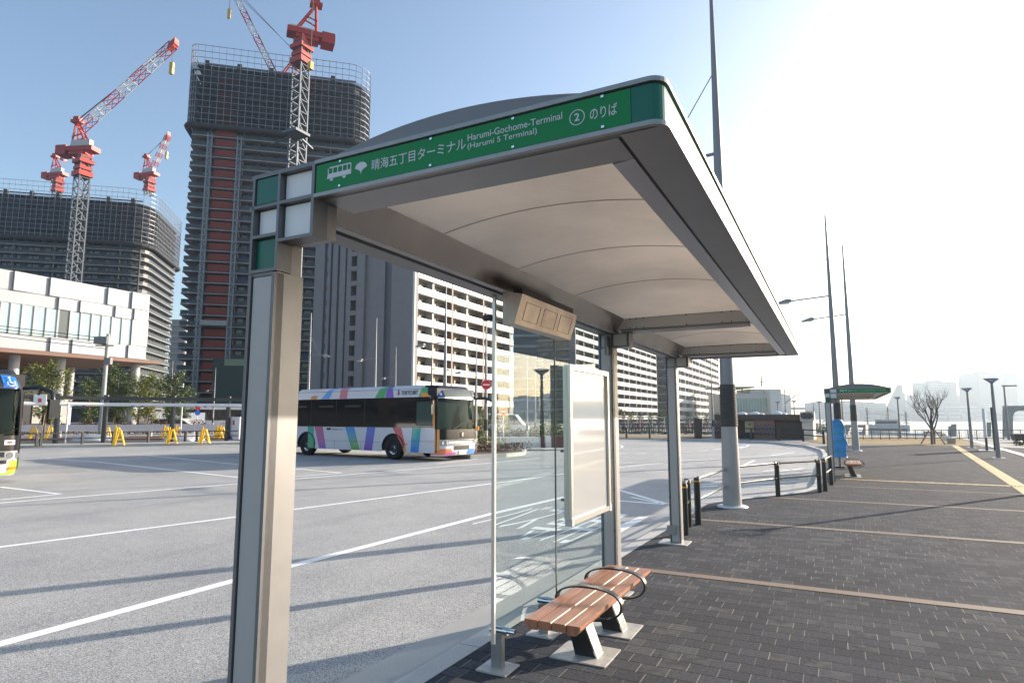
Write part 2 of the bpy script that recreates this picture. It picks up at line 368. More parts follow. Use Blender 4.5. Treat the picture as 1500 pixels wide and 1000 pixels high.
# ---- markings on the pavement
bl = MB()
for yy in (-.1, 3.42, 6.765, 10.41, 13.91): bl.add([(-2.2 if yy < 12 else -1.35, yy - .073, .004), (30, yy - .073, .004), (30, yy + .073, .004), (-2.2 if yy < 12 else -1.35, yy + .073, .004)], [(0, 1, 2, 3)])
bl.add([(-.1, 16.83, .004), (30, 16.83, .004), (30, 16.93, .004), (-.1, 16.93, .004)], [(0, 1, 2, 3)])
struct('paving_band', bl, BROWNP)
TACT = mat('tactile_yellow', (.62, .47, .20), .6, var=.12, vs_=8); TACT2 = mat('tactile_tan', (.36, .25, .10), .6, var=.15, vs_=8)
tl, tr = G(1398.5, 652.6), G(1500, 717); d = (tr - tl).normalized(); s = Vector((-d.y, d.x, 0))
if s.x > 0: s = -s
tm = MB(); e0 = tl - d * 1.0 * 0; e1 = tr + d * 9
tm.obox((e0 + e1) / 2 + Vector((0, 0, .004)), (e1 - e0) / 2, s * .15, (0, 0, .004))
for k in range(4):
    c = s * (-.105 + k * .07); tm.obox((e0 + e1) / 2 + c + Vector((0, 0, .010)), (e1 - e0) / 2, s * .014, (0, 0, .003))
solo('tactile_paving', tm, TACT, 'long pale yellow tactile strip running across the dark pavers towards the lawn', 'tactile paving')
tm = MB(); tm.box((.05, 18.62, .001), (4.1, 18.9, .008)); tb = solo('tactile_paving', tm, TACT2, 'dull ochre tactile band crossing the pavers beside the far shelter', 'tactile paving')
dm = MB()
for i in range(7):
    dm.box((.1 + i * .13, 18.64, .008), (.17 + i * .13, 18.70, .013)); dm.box((.1 + i * .13, 18.78, .008), (.17 + i * .13, 18.84, .013))
for i in range(9): dm.add([(1.4 + i * .3, 18.64, .009), (1.44 + i * .3, 18.64, .009), (1.54 + i * .3, 18.88, .009), (1.50 + i * .3, 18.88, .009)], [(0, 1, 2, 3)])
dd = MB([None][0]); dd = dm; 
inv = Matrix.Translation(-tb.location); dd.v = [inv @ p for p in dd.v]; dd.build('raised_stud', TACT, tb)
# white edging along the right of the lawn
a, b = G(1409, 641), G(1500, 667); d = (b - a).normalized(); s = Vector((-d.y, d.x, 0))
ed = MB().obox((a + b + d * 9) / 2 + Vector((0, 0, .01)), (b + d * 9 - a) / 2, s * .17, (0, 0, .012)); struct('path_edging', ed, mat('white_edging', (.70, .69, .66), .7, var=.06))
# ---- road markings
mk = MB()
def line(pts, wd=.15, z=RZ + .004):
    P = [Vector((p[0], p[1], 0)) for p in pts]
    L, Rr = [], []
    for i, p in enumerate(P):
        t = (P[min(i + 1, len(P) - 1)] - P[max(i - 1, 0)]).normalized(); n = Vector((-t.y, t.x, 0)) * wd / 2; L.append(p + n); Rr.append(p - n)
    for i in range(len(P) - 1): mk.add([(L[i].x, L[i].y, z), (L[i + 1].x, L[i + 1].y, z), (Rr[i + 1].x, Rr[i + 1].y, z), (Rr[i].x, Rr[i].y, z)], [(0, 3, 2, 1)])
def gl(*px): return [V2(G(x, y, RZ)) for x, y in px]
def ext(pts, a=0., b=0.):
    p0, p1 = Vector(pts[0]), Vector(pts[1]); q0, q1 = Vector(pts[-1]), Vector(pts[-2])
    return [tuple(p0 + (p0 - p1).normalized() * a)] + pts + [tuple(q0 + (q0 - q1).normalized() * b)]
line(ext(gl((0, 943), (340, 851), (721, 752), (826, 728)), 6, 0), .15)
line(ext(gl((0, 801), (346, 757), (721, 708), (880, 687), (905, 684.5), (990, 675.5), (1060, 671.5), (1130, 667), (1165, 662)), 8), .13)
line(ext(gl((0, 736.5), (346, 708.5), (721, 677.5), (790, 671)), 8), .13)
line(gl((0, 732), (88, 723.5)), .12); line(gl((0, 713), (88, 723.5)), .13)
line(gl((68, 672), (140, 676), (350, 699)), .13, RZ + .003); line(gl((215, 667), (350, 680)), .12)
line(gl((429, 686), (500, 692.5)), .13); line(gl((429, 698), (500, 692.5)), .13)
line(gl((640, 679), (700, 672)), .12); line(gl((770, 662), (850, 650)), .12)
line(gl((905, 717), (980, 739)), .13); line(gl((905, 733), (980, 739)), .13); line(gl((925, 728), (965, 736.5)), .1)
line(gl((1083, 684), (1105, 674)), .13)
for a, b in (((905, 664), (918, 664)), ((933, 664.5), (947, 664)), ((975, 663.5), (985, 663)), ((1000, 662), (1014, 661.5)), ((1024, 660.5), (1037, 659.5)), ((1046, 658.5), (1056, 657)), ((1080, 655.5), (1090, 653.5))): line(gl(a, b), .16)
line(gl((1075, 648.6), (1088, 649.5), (1097, 651.3), (1094, 654), (1083, 656.5)), .13); line(gl((905, 648), (1000, 645.6), (1040, 646.4)), .12)
line(gl((905, 651.5), (911, 653), (912, 655), (905, 656.5)), .13)
# triangle / stop bars beyond the first shelter, and the bay letters
for a, b in (((985, 716), (1052, 711)), ((993, 720.5), (1060, 717)), ((1000, 712), (1056, 707.5)), ((1090, 709), (1180, 704)), ((1090, 713), (1150, 711))): line(gl(a, b), .10)
for a, b in (((1128, 686), (1160, 688)), ((1140, 690), (1176, 686)), ((1118, 690), (1136, 688))): line(gl(a, b), .14)
mk.add([(*V2(G(905, 770, RZ)), RZ + .004), (*V2(G(905, 782, RZ)), RZ + .004), (*V2(G(950, 757, RZ)), RZ + .004), (*V2(G(936, 757, RZ)), RZ + .004)], [(0, 1, 2, 3)])
tx = G(748, 762, RZ) ; u = Vector((.02, 1, 0)).normalized()
struct('road_marking', mk, MARK)
lm = MB()
o0 = G(850, 771, RZ)
for i, chs in enumerate('バス専用'):
    pass
tb_ = text_mb('路線', None, '', None, (-5.45, 12.25, RZ + .004), (1, 0, 0), (0, 1, 0), .95, 2.6, 0.)
tb2 = text_mb('専用', None, '', None, (-4.35, 8.2, RZ + .004), (1, 0, 0), (0, 1, 0), .95, 3.2, 0.)
tb3 = text_mb('バス', None, '', None, (-5.4, 8.9, RZ + .004), (1, 0, 0), (0, 1, 0), .9, 2.6, 0.)
for t_ in (tb2, tb3): lm.add(t_.v, t_.f)
struct('road_lettering', lm, MARK)
# ================================================================ METALS AND COMMON MATERIALS
ALU = mat('satin_aluminium', (.30, .297, .29), .42, .5, var=.05, vs_=30, bump=.05, bs=400)
ALUD = mat('grey_metal_paint', (.17, .17, .175), .45, .35, var=.05, vs_=20, bump=.03, bs=500)
SOFF = mat('soffit_metal', (.30, .30, .305), .4, .3, var=.05, vs_=6, bump=.03, bs=500); BEAM = mat('beam_panel', (.52, .505, .48), .5, .1, var=.03)  # both colours lightened to make up for dim light under the roof
ALUL = mat('light_grey_metal', (.30, .29, .28), .45, .3, var=.05, vs_=12, bump=.03, bs=400)
STEEL = mat('brushed_steel', (.52, .485, .455), .27, 1., var=.16, vs_=5, bump=.12, bs=60, aniso=(1, .8, .05))
PANELL = mat('light_panel', (.42, .41, .40), .5, .1, var=.03, vs_=9)
WHITEP = mat('white_panel', (.72, .72, .73), .4, var=.02)
TEAL = mat('teal_green_panel', (.002, .115, .072), .3, spec=.4, coat=.12, var=.03)
GREEN = mat('bright_green_panel', (.003, .20, .052), .38, spec=.3, coat=.0, var=.02)
SILV = mat('silver_lettering', (.56, .55, .56), .4, .2)
DARK = mat('dark_gap', (.018, .018, .02), .6)
BLACK = mat('black_paint', (.018, .019, .021), .32, .0, var=.1, vs_=20, spec=.6)
CHROME = mat('polished_steel', (.75, .75, .74), .12, 1.)
ZINC = mat('galvanised_plate', (.50, .48, .44), .55, .3, var=.15, vs_=14)
GLASS = emis_free_glass('shelter_glass', (.83, .92, .91), .85)
WOODB = None
def m_wood():
    q = NB('recycled_timber'); o = q.tc.outputs['Object']; x, y, z = q.sep(o)[:3]
    st = q.noise(q.comb(q.M('MULTIPLY', x, 14.), q.M('MULTIPLY', y, .8), z), 3.5, 6, .7)
    sl_ = q.white(q.comb(q.M('FLOOR', q.M('DIVIDE', x, .094)), 1.)); b = q.noise(o, 3., 4)
    g = q.ramp(st, [(.3, (.27, .105, .055)), (.55, (.43, .19, .105)), (.75, (.54, .27, .16))]); g = q.mix(q.mr(sl_, 0, 1, 0, .4), g, (.66, .60, .58), 'MULTIPLY')
    g = q.mix(q.mr(b, .4, .7, 0, .4), g, (.78, .76, .74), 'MULTIPLY'); q.color(g); q.bump(st, .25, .003); return q.set(Roughness=.42)
WOODB = m_wood()
def fabric(name, c, tr):
    m = bpy.data.materials.new(name); m.use_nodes = True; n = m.node_tree; n.nodes.clear(); o = n.nodes.new('ShaderNodeOutputMaterial')
    d = n.nodes.new('ShaderNodeBsdfDiffuse'); t = n.nodes.new('ShaderNodeBsdfTranslucent'); mx = n.nodes.new('ShaderNodeMixShader'); mx.inputs[0].default_value = tr
    tc = n.nodes.new('ShaderNodeTexCoord'); ns = n.nodes.new('ShaderNodeTexNoise'); ns.inputs['Scale'].default_value = 1.3; ns.inputs['Detail'].default_value = 6; ns.inputs['Roughness'].default_value = .65; cr = n.nodes.new('ShaderNodeValToRGB')
    cr.color_ramp.elements[0].position = .3; cr.color_ramp.elements[0].color = (*[v * .86 for v in c], 1); cr.color_ramp.elements[1].position = .62; cr.color_ramp.elements[1].color = (*c, 1)
    n.links.new(tc.outputs['Object'], ns.inputs[0]); n.links.new(ns.outputs[0], cr.inputs[0]); n.links.new(cr.outputs[0], d.inputs[0]); n.links.new(cr.outputs[0], t.inputs[0])
    n.links.new(d.outputs[0], mx.inputs[1]); n.links.new(t.outputs[0], mx.inputs[2]); n.links.new(mx.outputs[0], o.inputs[0]); MATS[name] = m; return m
MEMB = fabric('white_membrane', (.93, .87, .80), .48)
K = .876; SO = Vector((-2.26 * K, 1.85 * K, 0))
def S(X, Y, Z): return Vector((X * K, Y * K, Z * K)) - SO        # shelter coordinates
SX = Matrix.Translation(-SO) @ Matrix.Scale(K, 4)
FZ0, FZ1 = 2.765, 2.925; YA, YB = 1.85, 10.1; XO, XI = -.42, -2.26
def make_shelter(label, two_bays=True):
    t = thing('bus_shelter', label, 'bus shelter', tuple(SO))
    B = lambda: MB(SX)
    # posts
    for Yc in (1.85, 6.45, 9.5):
        h = 2.474 if Yc < 2 else 2.76
        m = B(); m.box((-2.235, Yc + .012, 0 if Yc > 2 else 0), (-2.10, Yc + .16, h))
        p = m.build('post', ALUL, t)
        e = B()
        for x0 in (-2.262, -2.118): e.box((x0, Yc - .002, 0), (x0 + .018, Yc + .05, h if Yc > 2 else 2.47))
        e.box((-2.244, Yc + .004, 2.46) if Yc < 2 else (-2.244, Yc + .002, 2.60), (-2.118, Yc + .03, 2.475 if Yc < 2 else 2.615))
        e.build('edge_trim', ALUD, p)
        g = B(); g.box((-2.247, Yc + .03, .02), (-2.236, Yc + .15, h - .02)); g.build('reveal', DARK, p)
        f = B(); f.box((-2.236, Yc + .0045, .03), (-2.126, Yc + .02, 2.455 if Yc < 2 else 2.59)); f.build('inset_panel', PANELL, p)
        if Yc > 2:
            s_ = B()
            for z in [.25 + .42 * i for i in range(6)]:
                for x in (-2.109, -2.253): s_.obox((x, Yc - .004, z), (.006, 0, 0), (0, .004, 0), (0, 0, .009))
            s_.build('screw', DARK, p)
            b = B(); b.box((-2.42, Yc - .12, 0), (-2.0, Yc + .26, .012)); b.build('base_plate', ZINC, p)
            if Yc > 9:
                jb = B(); jb.box((-2.30, Yc - .03, .13), (-2.17, Yc - .003, .26)); jb.build('junction_box', ALUL, p)
            st = B(); st.box((-2.10, Yc + .01, 2.605), (-1.915, Yc + .16, 2.757)); sb = st.build('bracket', ALUD, p)
            q = B(); q.box((-2.085, Yc - .002, 2.62), (-1.945, Yc + .009, 2.742)); q.build('cover_plate', PANELL, sb)
            s_ = B()
            for z in (2.635, 2.68, 2.725): s_.box((-1.936, Yc + .003, z - .006), (-1.926, Yc + .009, z + .006))
            s_.build('screw', DARK, sb)
    # chequered head block and its frame
    hb = B(); hb.box((-2.235, 1.885, 2.476), (-2.105, 2.0, 2.9)); hb.box((-2.104, 1.885, 2.612), (-1.9, 1.995, 2.764)); hb.box((-2.104, 1.886, 2.766), (-1.9, 2.0, 2.9))
    hd = hb.build('head_block', ALUL, t)
    fr = B(); wv = .014
    def fb(x0, z0, x1, z1): fr.box((x0, 1.847, z0), (x1, 1.93, z1))
    fb(-2.27, 2.907, -1.885, 2.925)                                  # top lip
    for x in (-2.262, ): fb(x, 2.476, x + wv, 2.907)
    fb(-2.105, 2.476, -2.091, 2.907); fb(-1.905, 2.600, -1.889, 2.907)
    fb(-2.277, 2.768, -2.105, 2.782); fb(-2.091, 2.768, -1.905, 2.782)
    fb(-2.248, 2.632, -2.105, 2.646); fb(-2.091, 2.600, -1.905, 2.614); fb(-2.248, 2.476, -2.105, 2.49)
    fr.build('cell_frame', ALUD, hd)
    for (x0, z0, x1, z1, mm, pr, lb) in ((-2.240, 2.788, -2.108, 2.903, TEAL, .006, 'dark green square'), (-2.085, 2.788, -1.911, 2.903, WHITEP, .030, 'white square'), (-2.240, 2.652, -2.110, 2.762, WHITEP, .030, 'white square'),
                                     (-2.083, 2.620, -1.911, 2.762, WHITEP, .030, 'white square'), (-2.240, 2.496, -2.110, 2.626, TEAL, .022, 'dark green square')):
        c = B(); c.box((x0, 1.847 + pr, z0), (x1, 1.90, z1)); c.build('cell_panel', mm, hd)
    # fascia: rounded corner band on three sides
    r = .05; cor = [(XO - r + r * math.sin(a), YA + r - r * math.cos(a)) for a in [rad(q) for q in range(0, 91, 15)]]
    far = [(XO - r + r * math.cos(a), YB - r + r * math.sin(a)) for a in [rad(q) for q in range(0, 91, 15)]]
    path = [(-1.888, YA)] + cor + far + [(XI, YB)]
    fa = B(); fa.strip(path, FZ0 + .004, FZ1 - .004, -.05, -.012); fas = fa.build('fascia', ALUD, t)
    li = B(); li.strip(path, FZ1 - .016, FZ1, -.06, .006); li.strip(path, FZ0 - .002, FZ0 + .014, -.013, .006); li.build('fascia_lip', ALU, fas)
    cut = [(-.525, YA)] + cor + far + [(XI + .1, YB)]
    tp = B(); tp.strip(cut, FZ0 + .018, FZ1 - .02, -.014, -.004); tp.build('corner_panel', TEAL, fas)
    gp = B(); gp.box((-1.884, YA + .0015, FZ0 + .019), (-.526, YA + .013, FZ1 - .022)); sg = gp.build('sign_panel', GREEN, fas)
    u, v = (1, 0, 0), (0, 0, 1); L = lambda x, z: (x + 1.98, -.0 + .0015 * K - .0006, z)
    T = lambda s_, x, z, w_, h_, bo=0.: text_mb(s_, SILV, 'lettering', sg, L(x, z), u, v, w_, h_, .0008, bo)
    T('晴海五丁目ターミナル', -1.388, 2.4735, .384, .040, .004)
    T('Harumi-Gochome-Terminal', -.997, 2.4985, .328, .0225, .004); T('(Harumi 5 Terminal)', -.997, 2.4665, .245, .0245, .004)
    T('のりば', -.582, 2.474, .082, .036, .006); T('2', -.6305, 2.4815, .016, .024, .02)
    ic = MB(); yy = .0015 * K - .0014
    def ring(cx, cz, r0, r1, n=36):
        P = []
        for k in range(n):
            a = 2 * math.pi * k / n; P += [(cx + r0 * math.cos(a) + 1.98, yy, cz + r0 * math.sin(a)), (cx + r1 * math.cos(a) + 1.98, yy, cz + r1 * math.sin(a))]
        ic.add(P, [(2 * k, 2 * k + 1, (2 * k + 3) % (2 * n), (2 * k + 2) % (2 * n)) for k in range(n)])
    ring(-.622, 2.4925, .0215, .0242)
    ic.build('ring_emblem', SILV, sg)
    ic = MB()
    def pl(pts): ic.add([(x + 1.98, yy, z) for x, z in pts], [tuple(range(len(pts)))])
    bx0, bx1, bz0, bz1 = -1.596, -1.482, 2.481, 2.524
    pl([(bx0, bz0), (bx1, bz0), (bx1, bz0 + .018), (bx0 + .004, bz0 + .018)]); pl([(bx0 + .008, bz1 - .005), (bx1, bz1 - .005), (bx1 - .004, bz1), (bx0 + .012, bz1)])
    for x in (bx0 + .003, bx0 + .0245, bx0 + .048, bx0 + .071, bx0 + .093, bx1 - .004): pl([(x, bz0 + .0181), (x + .0042, bz0 + .0181), (x + .0042, bz1 - .0051), (x, bz1 - .0051)])
    for cx in (bx0 + .022, bx0 + .082): pl([(cx + .0088 * math.cos(a), bz0 - .0015 + .0088 * math.sin(a)) for a in [rad(180 + q) for q in range(0, 181, 15)]])
    ic.build('bus_emblem', SILV, sg)
    ic = MB(); cx, cz = -1.437, 2.493
    pl([(cx, cz - .023), (cx + .003, cz - .012), (cx + .012, cz - .004), (cx + .026, cz + .001)] + [(cx + .0275 * math.cos(a), cz + .001 + .0215 * math.sin(a) + 0) for a in [rad(q) for q in range(10, 171, 10)]] + [(cx - .026, cz + .001), (cx - .012, cz - .004), (cx - .003, cz - .012)])
    ic.build('leaf_emblem', SILV, sg)
    rv = B()
    for x in (-1.75, -1.3, -.95, -.62):
        for z in (FZ0 + .026, FZ1 - .029): rv.obox((x, YA - .001, z), (.005, 0, 0), (0, .003, 0), (0, 0, .004))
    rv.build('screw', CHROME, fas)
    # soffit plates
    sp = B(); sp.box((-.572, YA + .03, FZ0 + .001), (XO - .014, YB - .03, FZ0 + .02)); sp.build('edge_soffit', SOFF, t)
    sp = B(); sp.box((-1.889, YA + .05, FZ0 + .002), (-.585, 2.09, FZ0 + .145)); sp.build('front_beam', SOFF, t)
    g = B(); g.box((-.586, YA + .052, FZ0 + .006), (-.571, YB - .05, FZ0 + .05)); g.build('gap', DARK, t)
    # steel light troughs either side
    sp = B(); sp.extr([(-.586, 2.768), (-.665, 2.762), (-.72, 2.90), (-.70, 2.91), (-.586, 2.80)], (0, 2.09, 0), (1, 0, 0), (0, 0, 1), (0, YB - 2.3, 0)); sp.build('light_trough', mat('trough_steel', (.50, .50, .53), .3, .9, bump=.08, bs=60, aniso=(1, .1, 1)), t)
    sp = B(); n = 6
    prof = [(-2.06 + .10 * (k / n) ** 1.0 + .02 * math.sin(math.pi * k / n) * 0, 2.758 + .15 * (k / n) - .0 * math.sin(math.pi * k / n)) for k in range(n + 1)]
    prof = prof + [(p[0] - .012, p[1] + .004) for p in prof[::-1]]
    sp.extr(prof, (0, 2.0, 0), (1, 0, 0), (0, 0, 1), (0, YB - 2.1, 0)); sp.build('light_trough', STEEL, t)
    sp = B(); sp.box((-2.118, 2.0, 2.757), (-2.062, YB - .02, 2.90)); sp.build('rear_beam', PANELL, t)
    sp = B(); sp.box((-2.262, 2.011, 2.745), (-2.132, YB - .02, 2.915)); sp.build('rear_beam', ALUD, t)
    # cross beams
    for Yc in (6.45, 9.55):
        sp = B(); sp.extr([(-2.04, 2.79), (-.70, 2.79), (-.66, 2.768), (-.59, 2.768), (-.76, 2.912), (-1.98, 2.912)], (0, Yc, 0), (1, 0, 0), (0, 0, 1), (0, .16, 0)); cb = sp.build('cross_beam', BEAM, t)
        sp = B(); sp.box((-2.0, Yc - .02, 2.762), (-.70, Yc + .18, 2.779)); sp.build('flange', ALU, cb)
        s_ = B()
        for x in (-1.9, -1.83, -1.75, -1.3, -.95, -.86):
            for z in (2.80, 2.90): s_.obox((x, Yc - .003, z), (.006, 0, 0), (0, .004, 0), (0, 0, .006))
        s_.build('screw', DARK, cb)
        sp = B(); sp.box((-1.98, Yc - .004, 2.905), (-.80, Yc + .01, 2.917)); sp.build('clamp_bar', DARK, cb)
    # membrane roof: one pillow per bay, with seams
    for y0, y1 in ((2.06, 6.46), (6.60, 9.58)):
        def fn(a, b, dz=0.):
            x = -1.985 + (1.985 - .70) * a; y = y0 + (y1 - y0) * b
            e = max(0., math.sin(math.pi * a)) ** .8 * (1 - abs(2 * b - 1) ** 5)
            return (x, y, 2.905 + .075 * e + dz)
        sp = B(); sp.grid(lambda a, b: fn(a, b), 28, 40); sp.grid(lambda a, b: fn(1 - a, b, .006), 28, 40); me = sp.build('membrane', MEMB, t)
        for b in ((.2, .42, .67) if y0 < 3 else (.3, .65)): B().tube([Vector(fn(a / 24, b)) - Vector((0, 0, .001)) for a in range(25)], .0035, 5).build('seam', mat('membrane_seam', (.46, .43, .39), .7), me)
    ar = [(-2.20 + 1.76 * k / 24, 2.915 + .15 * (1 - (2 * k / 24 - 1) ** 2)) for k in range(25)]
    sp = B(); q = len(ar); y1_ = YB - .07
    for k in range(q - 1): sp.quad((ar[k][0], 1.98, ar[k][1]), (ar[k + 1][0], 1.98, ar[k + 1][1]), (ar[k + 1][0], y1_, ar[k + 1][1]), (ar[k][0], y1_, ar[k][1]))
    rv_ = sp.build('roof_vault', fabric('roof_fabric', (.90, .88, .86), .75), t)
    for yy_ in (1.975, y1_):
        g = B(); g.extr([(-.44, 2.905)] + ar[::-1] + [(-2.20, 2.905)], (0, yy_, 0), (1, 0, 0), (0, 0, 1), (0, .008, 0)); g.build('gable', mat('backlit_gable', (.20, .195, .20), .5, .2, var=.05), rv_)  # grey gable colour carries its backlit shade; the roof fabric is white
    # glass screens with clamps and feet
    for y0, y1 in ((3.985, 5.085), (5.105, 6.40)):
        g = B(); g.add([(-2.2, y0, .29), (-2.2, y1, .29), (-2.2, y1, 2.742), (-2.2, y0, 2.742)], [(0, 1, 2, 3)]); g.build('glass_screen', GLASS, t)
    g = B(); g.box((-2.213, 3.965, .285), (-2.187, 3.988, 2.742)); g.build('glass_edging', mat('pale_trim', (.62, .60, .56), .35, .5), t)
    g = B(); g.box((-2.204, 5.086, .285), (-2.196, 5.104, 2.742)); g.build('glass_joint', mat('dark_seal', (.06, .07, .07), .5), t)
    for yb in (4.28, 5.12):
        f = B(); f.box((-2.45, yb - .12, 0), (-2.2, yb + .11, .012)); fp = f.build('foot_plate', ZINC, t)
        f = B(); f.box((-2.335, yb - .03, .012), (-2.28, yb + .02, .30)); f.box((-2.375, yb - .02, .012), (-2.337, yb + .01, .24)); f.build('foot_post', ALU, fp)
        f = B(); f.tube([(-2.24, yb - .005, .275), (-2.38, yb - .005, .275)], .028, 14); f.tube([(-2.18, yb - .005, .275), (-2.24, yb - .005, .275)], .02, 12); f.build('clamp', CHROME, fp)
    f = B()
    f.box((-2.16, 6.36, 2.52), (-2.13, 6.44, 2.72)); f.build('glass_clamp', ALUD, t)
    return t
sh1 = make_shelter('large grey bus shelter in the foreground with a green route sign and chequered corner block')
def shelter_extras(t):
    B = lambda: MB(SX)
    # timetable board
    b = B(); X0, X1, y0, y1, z0, z1 = -2.165, -2.105, 5.22, 6.31, .905, 2.325
    b.box((X0, y0 + .02, z0 + .02), (X1 - .02, y1 - .02, z1 - .02)); bd = b.build('notice_board', mat('board_white', (.47, .475, .475), .10, coat=1., spec=.7, var=.015, vs_=2), t)
    f = B(); w_ = .045
    for (a, c) in (((y0, z0), (y1, z0 + w_)), ((y0, z1 - w_), (y1, z1)), ((y0, z0 + w_), (y0 + w_, z1 - w_)), ((y1 - w_, z0 + w_), (y1, z1 - w_))): f.box((X0 + .003, a[0], a[1]), (X1 + .004, c[0], c[1]))
    f.box((X0 - .005, y0 - .008, z0 + .05), (X1 - .03, y0, z1 - .02)); f.build('frame', mat('pale_alu', (.68, .66, .61), .3, .7), bd)
    f = B()
    for yy in (y0, y1 - w_): f.box((X0, yy - .003, z0 - .01), (X1 + .008, yy + w_ + .003, z0 + .055))
    f.build('corner_cap', mat('cap_grey', (.55, .56, .56), .4, .3), bd)
    f = B()
    for z in (1.12, 1.55): f.tube([(X0 - .04, y0 + .015, z), (X0, y0 + .015, z)], .013, 8)
    f.build('knob', ALUD, bd)
    # steel display housing under the rear beam
    h = B(); h.extr([(-1.875, 2.70), (-1.938, 2.495), (-2.03, 2.495), (-2.03, 2.735)], (0, 3.79, 0), (1, 0, 0), (0, 0, 1), (0, 1.04, 0)); hs = h.build('display_housing', mat('warm_steel', (.40, .34, .29), .45, 1., var=.22, vs_=7, bump=.12, bs=25), t)
    u = Vector((0, 1, 0)); v = Vector((-.063, 0, -.205)).normalized(); nn = v.cross(u); 
    if nn.x < 0: nn = -nn
    o = Vector((-1.875, 3.79, 2.70)); g = B()
    for k in range(3):
        c = [o + u * (.10 + k * .31 + a) + v * b_ + nn * .001 for a, b_ in ((0, .045), (.24, .045), (.24, .175), (0, .175))]
        for i in range(4): g.bar(c[i], c[(i + 1) % 4], .004, .002)
    g.build('panel_groove', mat('groove', (.12, .10, .09), .5), hs)
    g = B(); g.box((-1.97, 3.84, 2.70), (-1.90, 4.80, 2.755)); g.build('hanger', DARK, hs)
    f = B(); f.tube([(-2.205, 3.84, 2.56), (-2.15, 3.84, 2.56)], .025, 12); f.build('speaker', BLACK, hs)
sh2 = copy_tree(sh1); sh2.location = (-.20, 17.9, -.015); sh2.scale = (.925,) * 3; sh2.name = 'bus_shelter.001'
sh2['label'] = 'smaller looking grey bus shelter with green sign standing further along the kerb'
shelter_extras(sh1)
# ---------------------------------------------------------------- bench
def make_bench(label):
    o = Vector((-1.81 * K, 5.03 * K, 0)); t = thing('bench', label, 'bench', tuple(o), world=True)
    MX = Matrix.Scale(K, 4)
    for i in range(4):
        x0 = -2.028 + i * .107; m = MB(MX); c = .016
        m.extr([(x0, .385), (x0 + .099, .385), (x0 + .1, .427), (x0 + .1 - .006, .44), (x0 + .006, .44), (x0, .427)], (0, 4.12, 0), (1, 0, 0), (0, 0, 1), (0, 1.82, 0)) if 0 < i < 3 else \
        m.extr([(x0 + (.035 if i == 0 else 0), .375), (x0 + .099 - (.035 if i == 3 else 0), .375), (x0 + .1, .415), (x0 + .098, .44), (x0 + .002, .44), (x0, .415)], (0, 4.12, 0), (1, 0, 0), (0, 0, 1), (0, 1.82, 0))
        m.build('seat_slat', WOODB, t)
    m = MB(MX)
    for yy in (4.86, 5.52): m.box((-1.95, yy - .04, .345), (-1.68, yy + .04, .384))
    m.box((-1.86, 4.3, .355), (-1.80, 5.75, .383)); m.build('seat_frame', BLACK, t)
    for yy in (4.84, 5.50):
        m = MB(MX); m.box((-2.07, yy - .2, 0), (-1.62, yy + .2, .01)); bp = m.build('base_plate', ZINC, t)
        m = MB(MX)
        m.extr([(-1.905, .006), (-1.735, .006), (-1.875, .345), (-2.0, .345)], (0, yy - .07, 0), (1, 0, 0), (0, 0, 1), (0, .014, 0)); m.extr([(-1.905, .006), (-1.735, .006), (-1.875, .345), (-2.0, .345)], (0, yy + .056, 0), (1, 0, 0), (0, 0, 1), (0, .014, 0))
        m.extr([(-1.86, .006), (-1.80, .006), (-1.93, .345), (-1.97, .345)], (0, yy - .056, 0), (1, 0, 0), (0, 0, 1), (0, .112, 0)); lg = m.build('leg', BLACK, t)
        m = MB(MX); m.extr([(-1.735, .006), (-1.722, .006), (-1.862, .345), (-1.875, .345)], (0, yy - .072, 0), (1, 0, 0), (0, 0, 1), (0, .144, 0)); m.build('edge', CHROME, lg)
    for yy in (4.78, 5.44):
        m = MB(MX); P = []
        for k in range(40):
            a = 2 * math.pi * k / 40; ca, sa = math.cos(a), math.sin(a)
            P.append((-1.79 + .262 * math.copysign(abs(ca) ** .8, ca), yy, .415 + (.108 if sa > 0 else .118) * math.copysign(abs(sa) ** .9, sa)))
        ring_v = []
        for p in P:
            d = Vector((p[0] + 1.79, 0, p[2] - .415)).normalized(); q = Vector(p)
            ring_v += [q - Vector((0, .030, 0)), q + Vector((0, .030, 0)), q + Vector((0, .030, 0)) + d * .016, q - Vector((0, .030, 0)) + d * .016]
        n = 40
        m.add(ring_v, [(i * 4 + k, i * 4 + (k + 1) % 4, ((i + 1) % n) * 4 + (k + 1) % 4, ((i + 1) % n) * 4 + k) for i in range(n) for k in range(4)])
        m.build('armrest_hoop', BLACK, t)
    return t
bench = make_bench('brown slatted bench with two black hoop armrests under the foreground shelter')
b2 = copy_tree(bench); b2.location = (.40, 19.9, 0); b2['label'] = 'brown slatted bench under the far shelter beside the blue tarpaulin'
# blue sheeted stop sign by the far shelter
def m_tarp():
    q = NB('blue_tarpaulin'); o = q.tc.outputs['Object']; n = q.noise(o, 5., 5, .6)
    q.color(q.mix(q.mr(n, .3, .7, 0, 1), (.02, .22, .62), (.06, .36, .80))); q.bump(n, 1., .06); return q.set(Roughness=.4)
TARP = m_tarp()
p0 = G(1231, 686); 
def tarp(a, b):
    ang = 2 * math.pi * a; z = .34 + 1.22 * b; rx = .20 * (1 + .08 * math.sin(7 * b * 3 + 4 * ang)) ; ry = .10
    top = max(0, (b - .82) / .18); rx *= math.sqrt(max(0, 1 - (top * .92) ** 2)); rx += .05 * math.exp(-((b - .32) / .12) ** 2) * max(0, math.cos(ang))
    ca, sa = math.cos(ang), math.sin(ang)
    return (p0.x + rx * math.copysign(abs(ca) ** .6, ca), p0.y + .4 + ry * math.copysign(abs(sa) ** .6, sa), z)
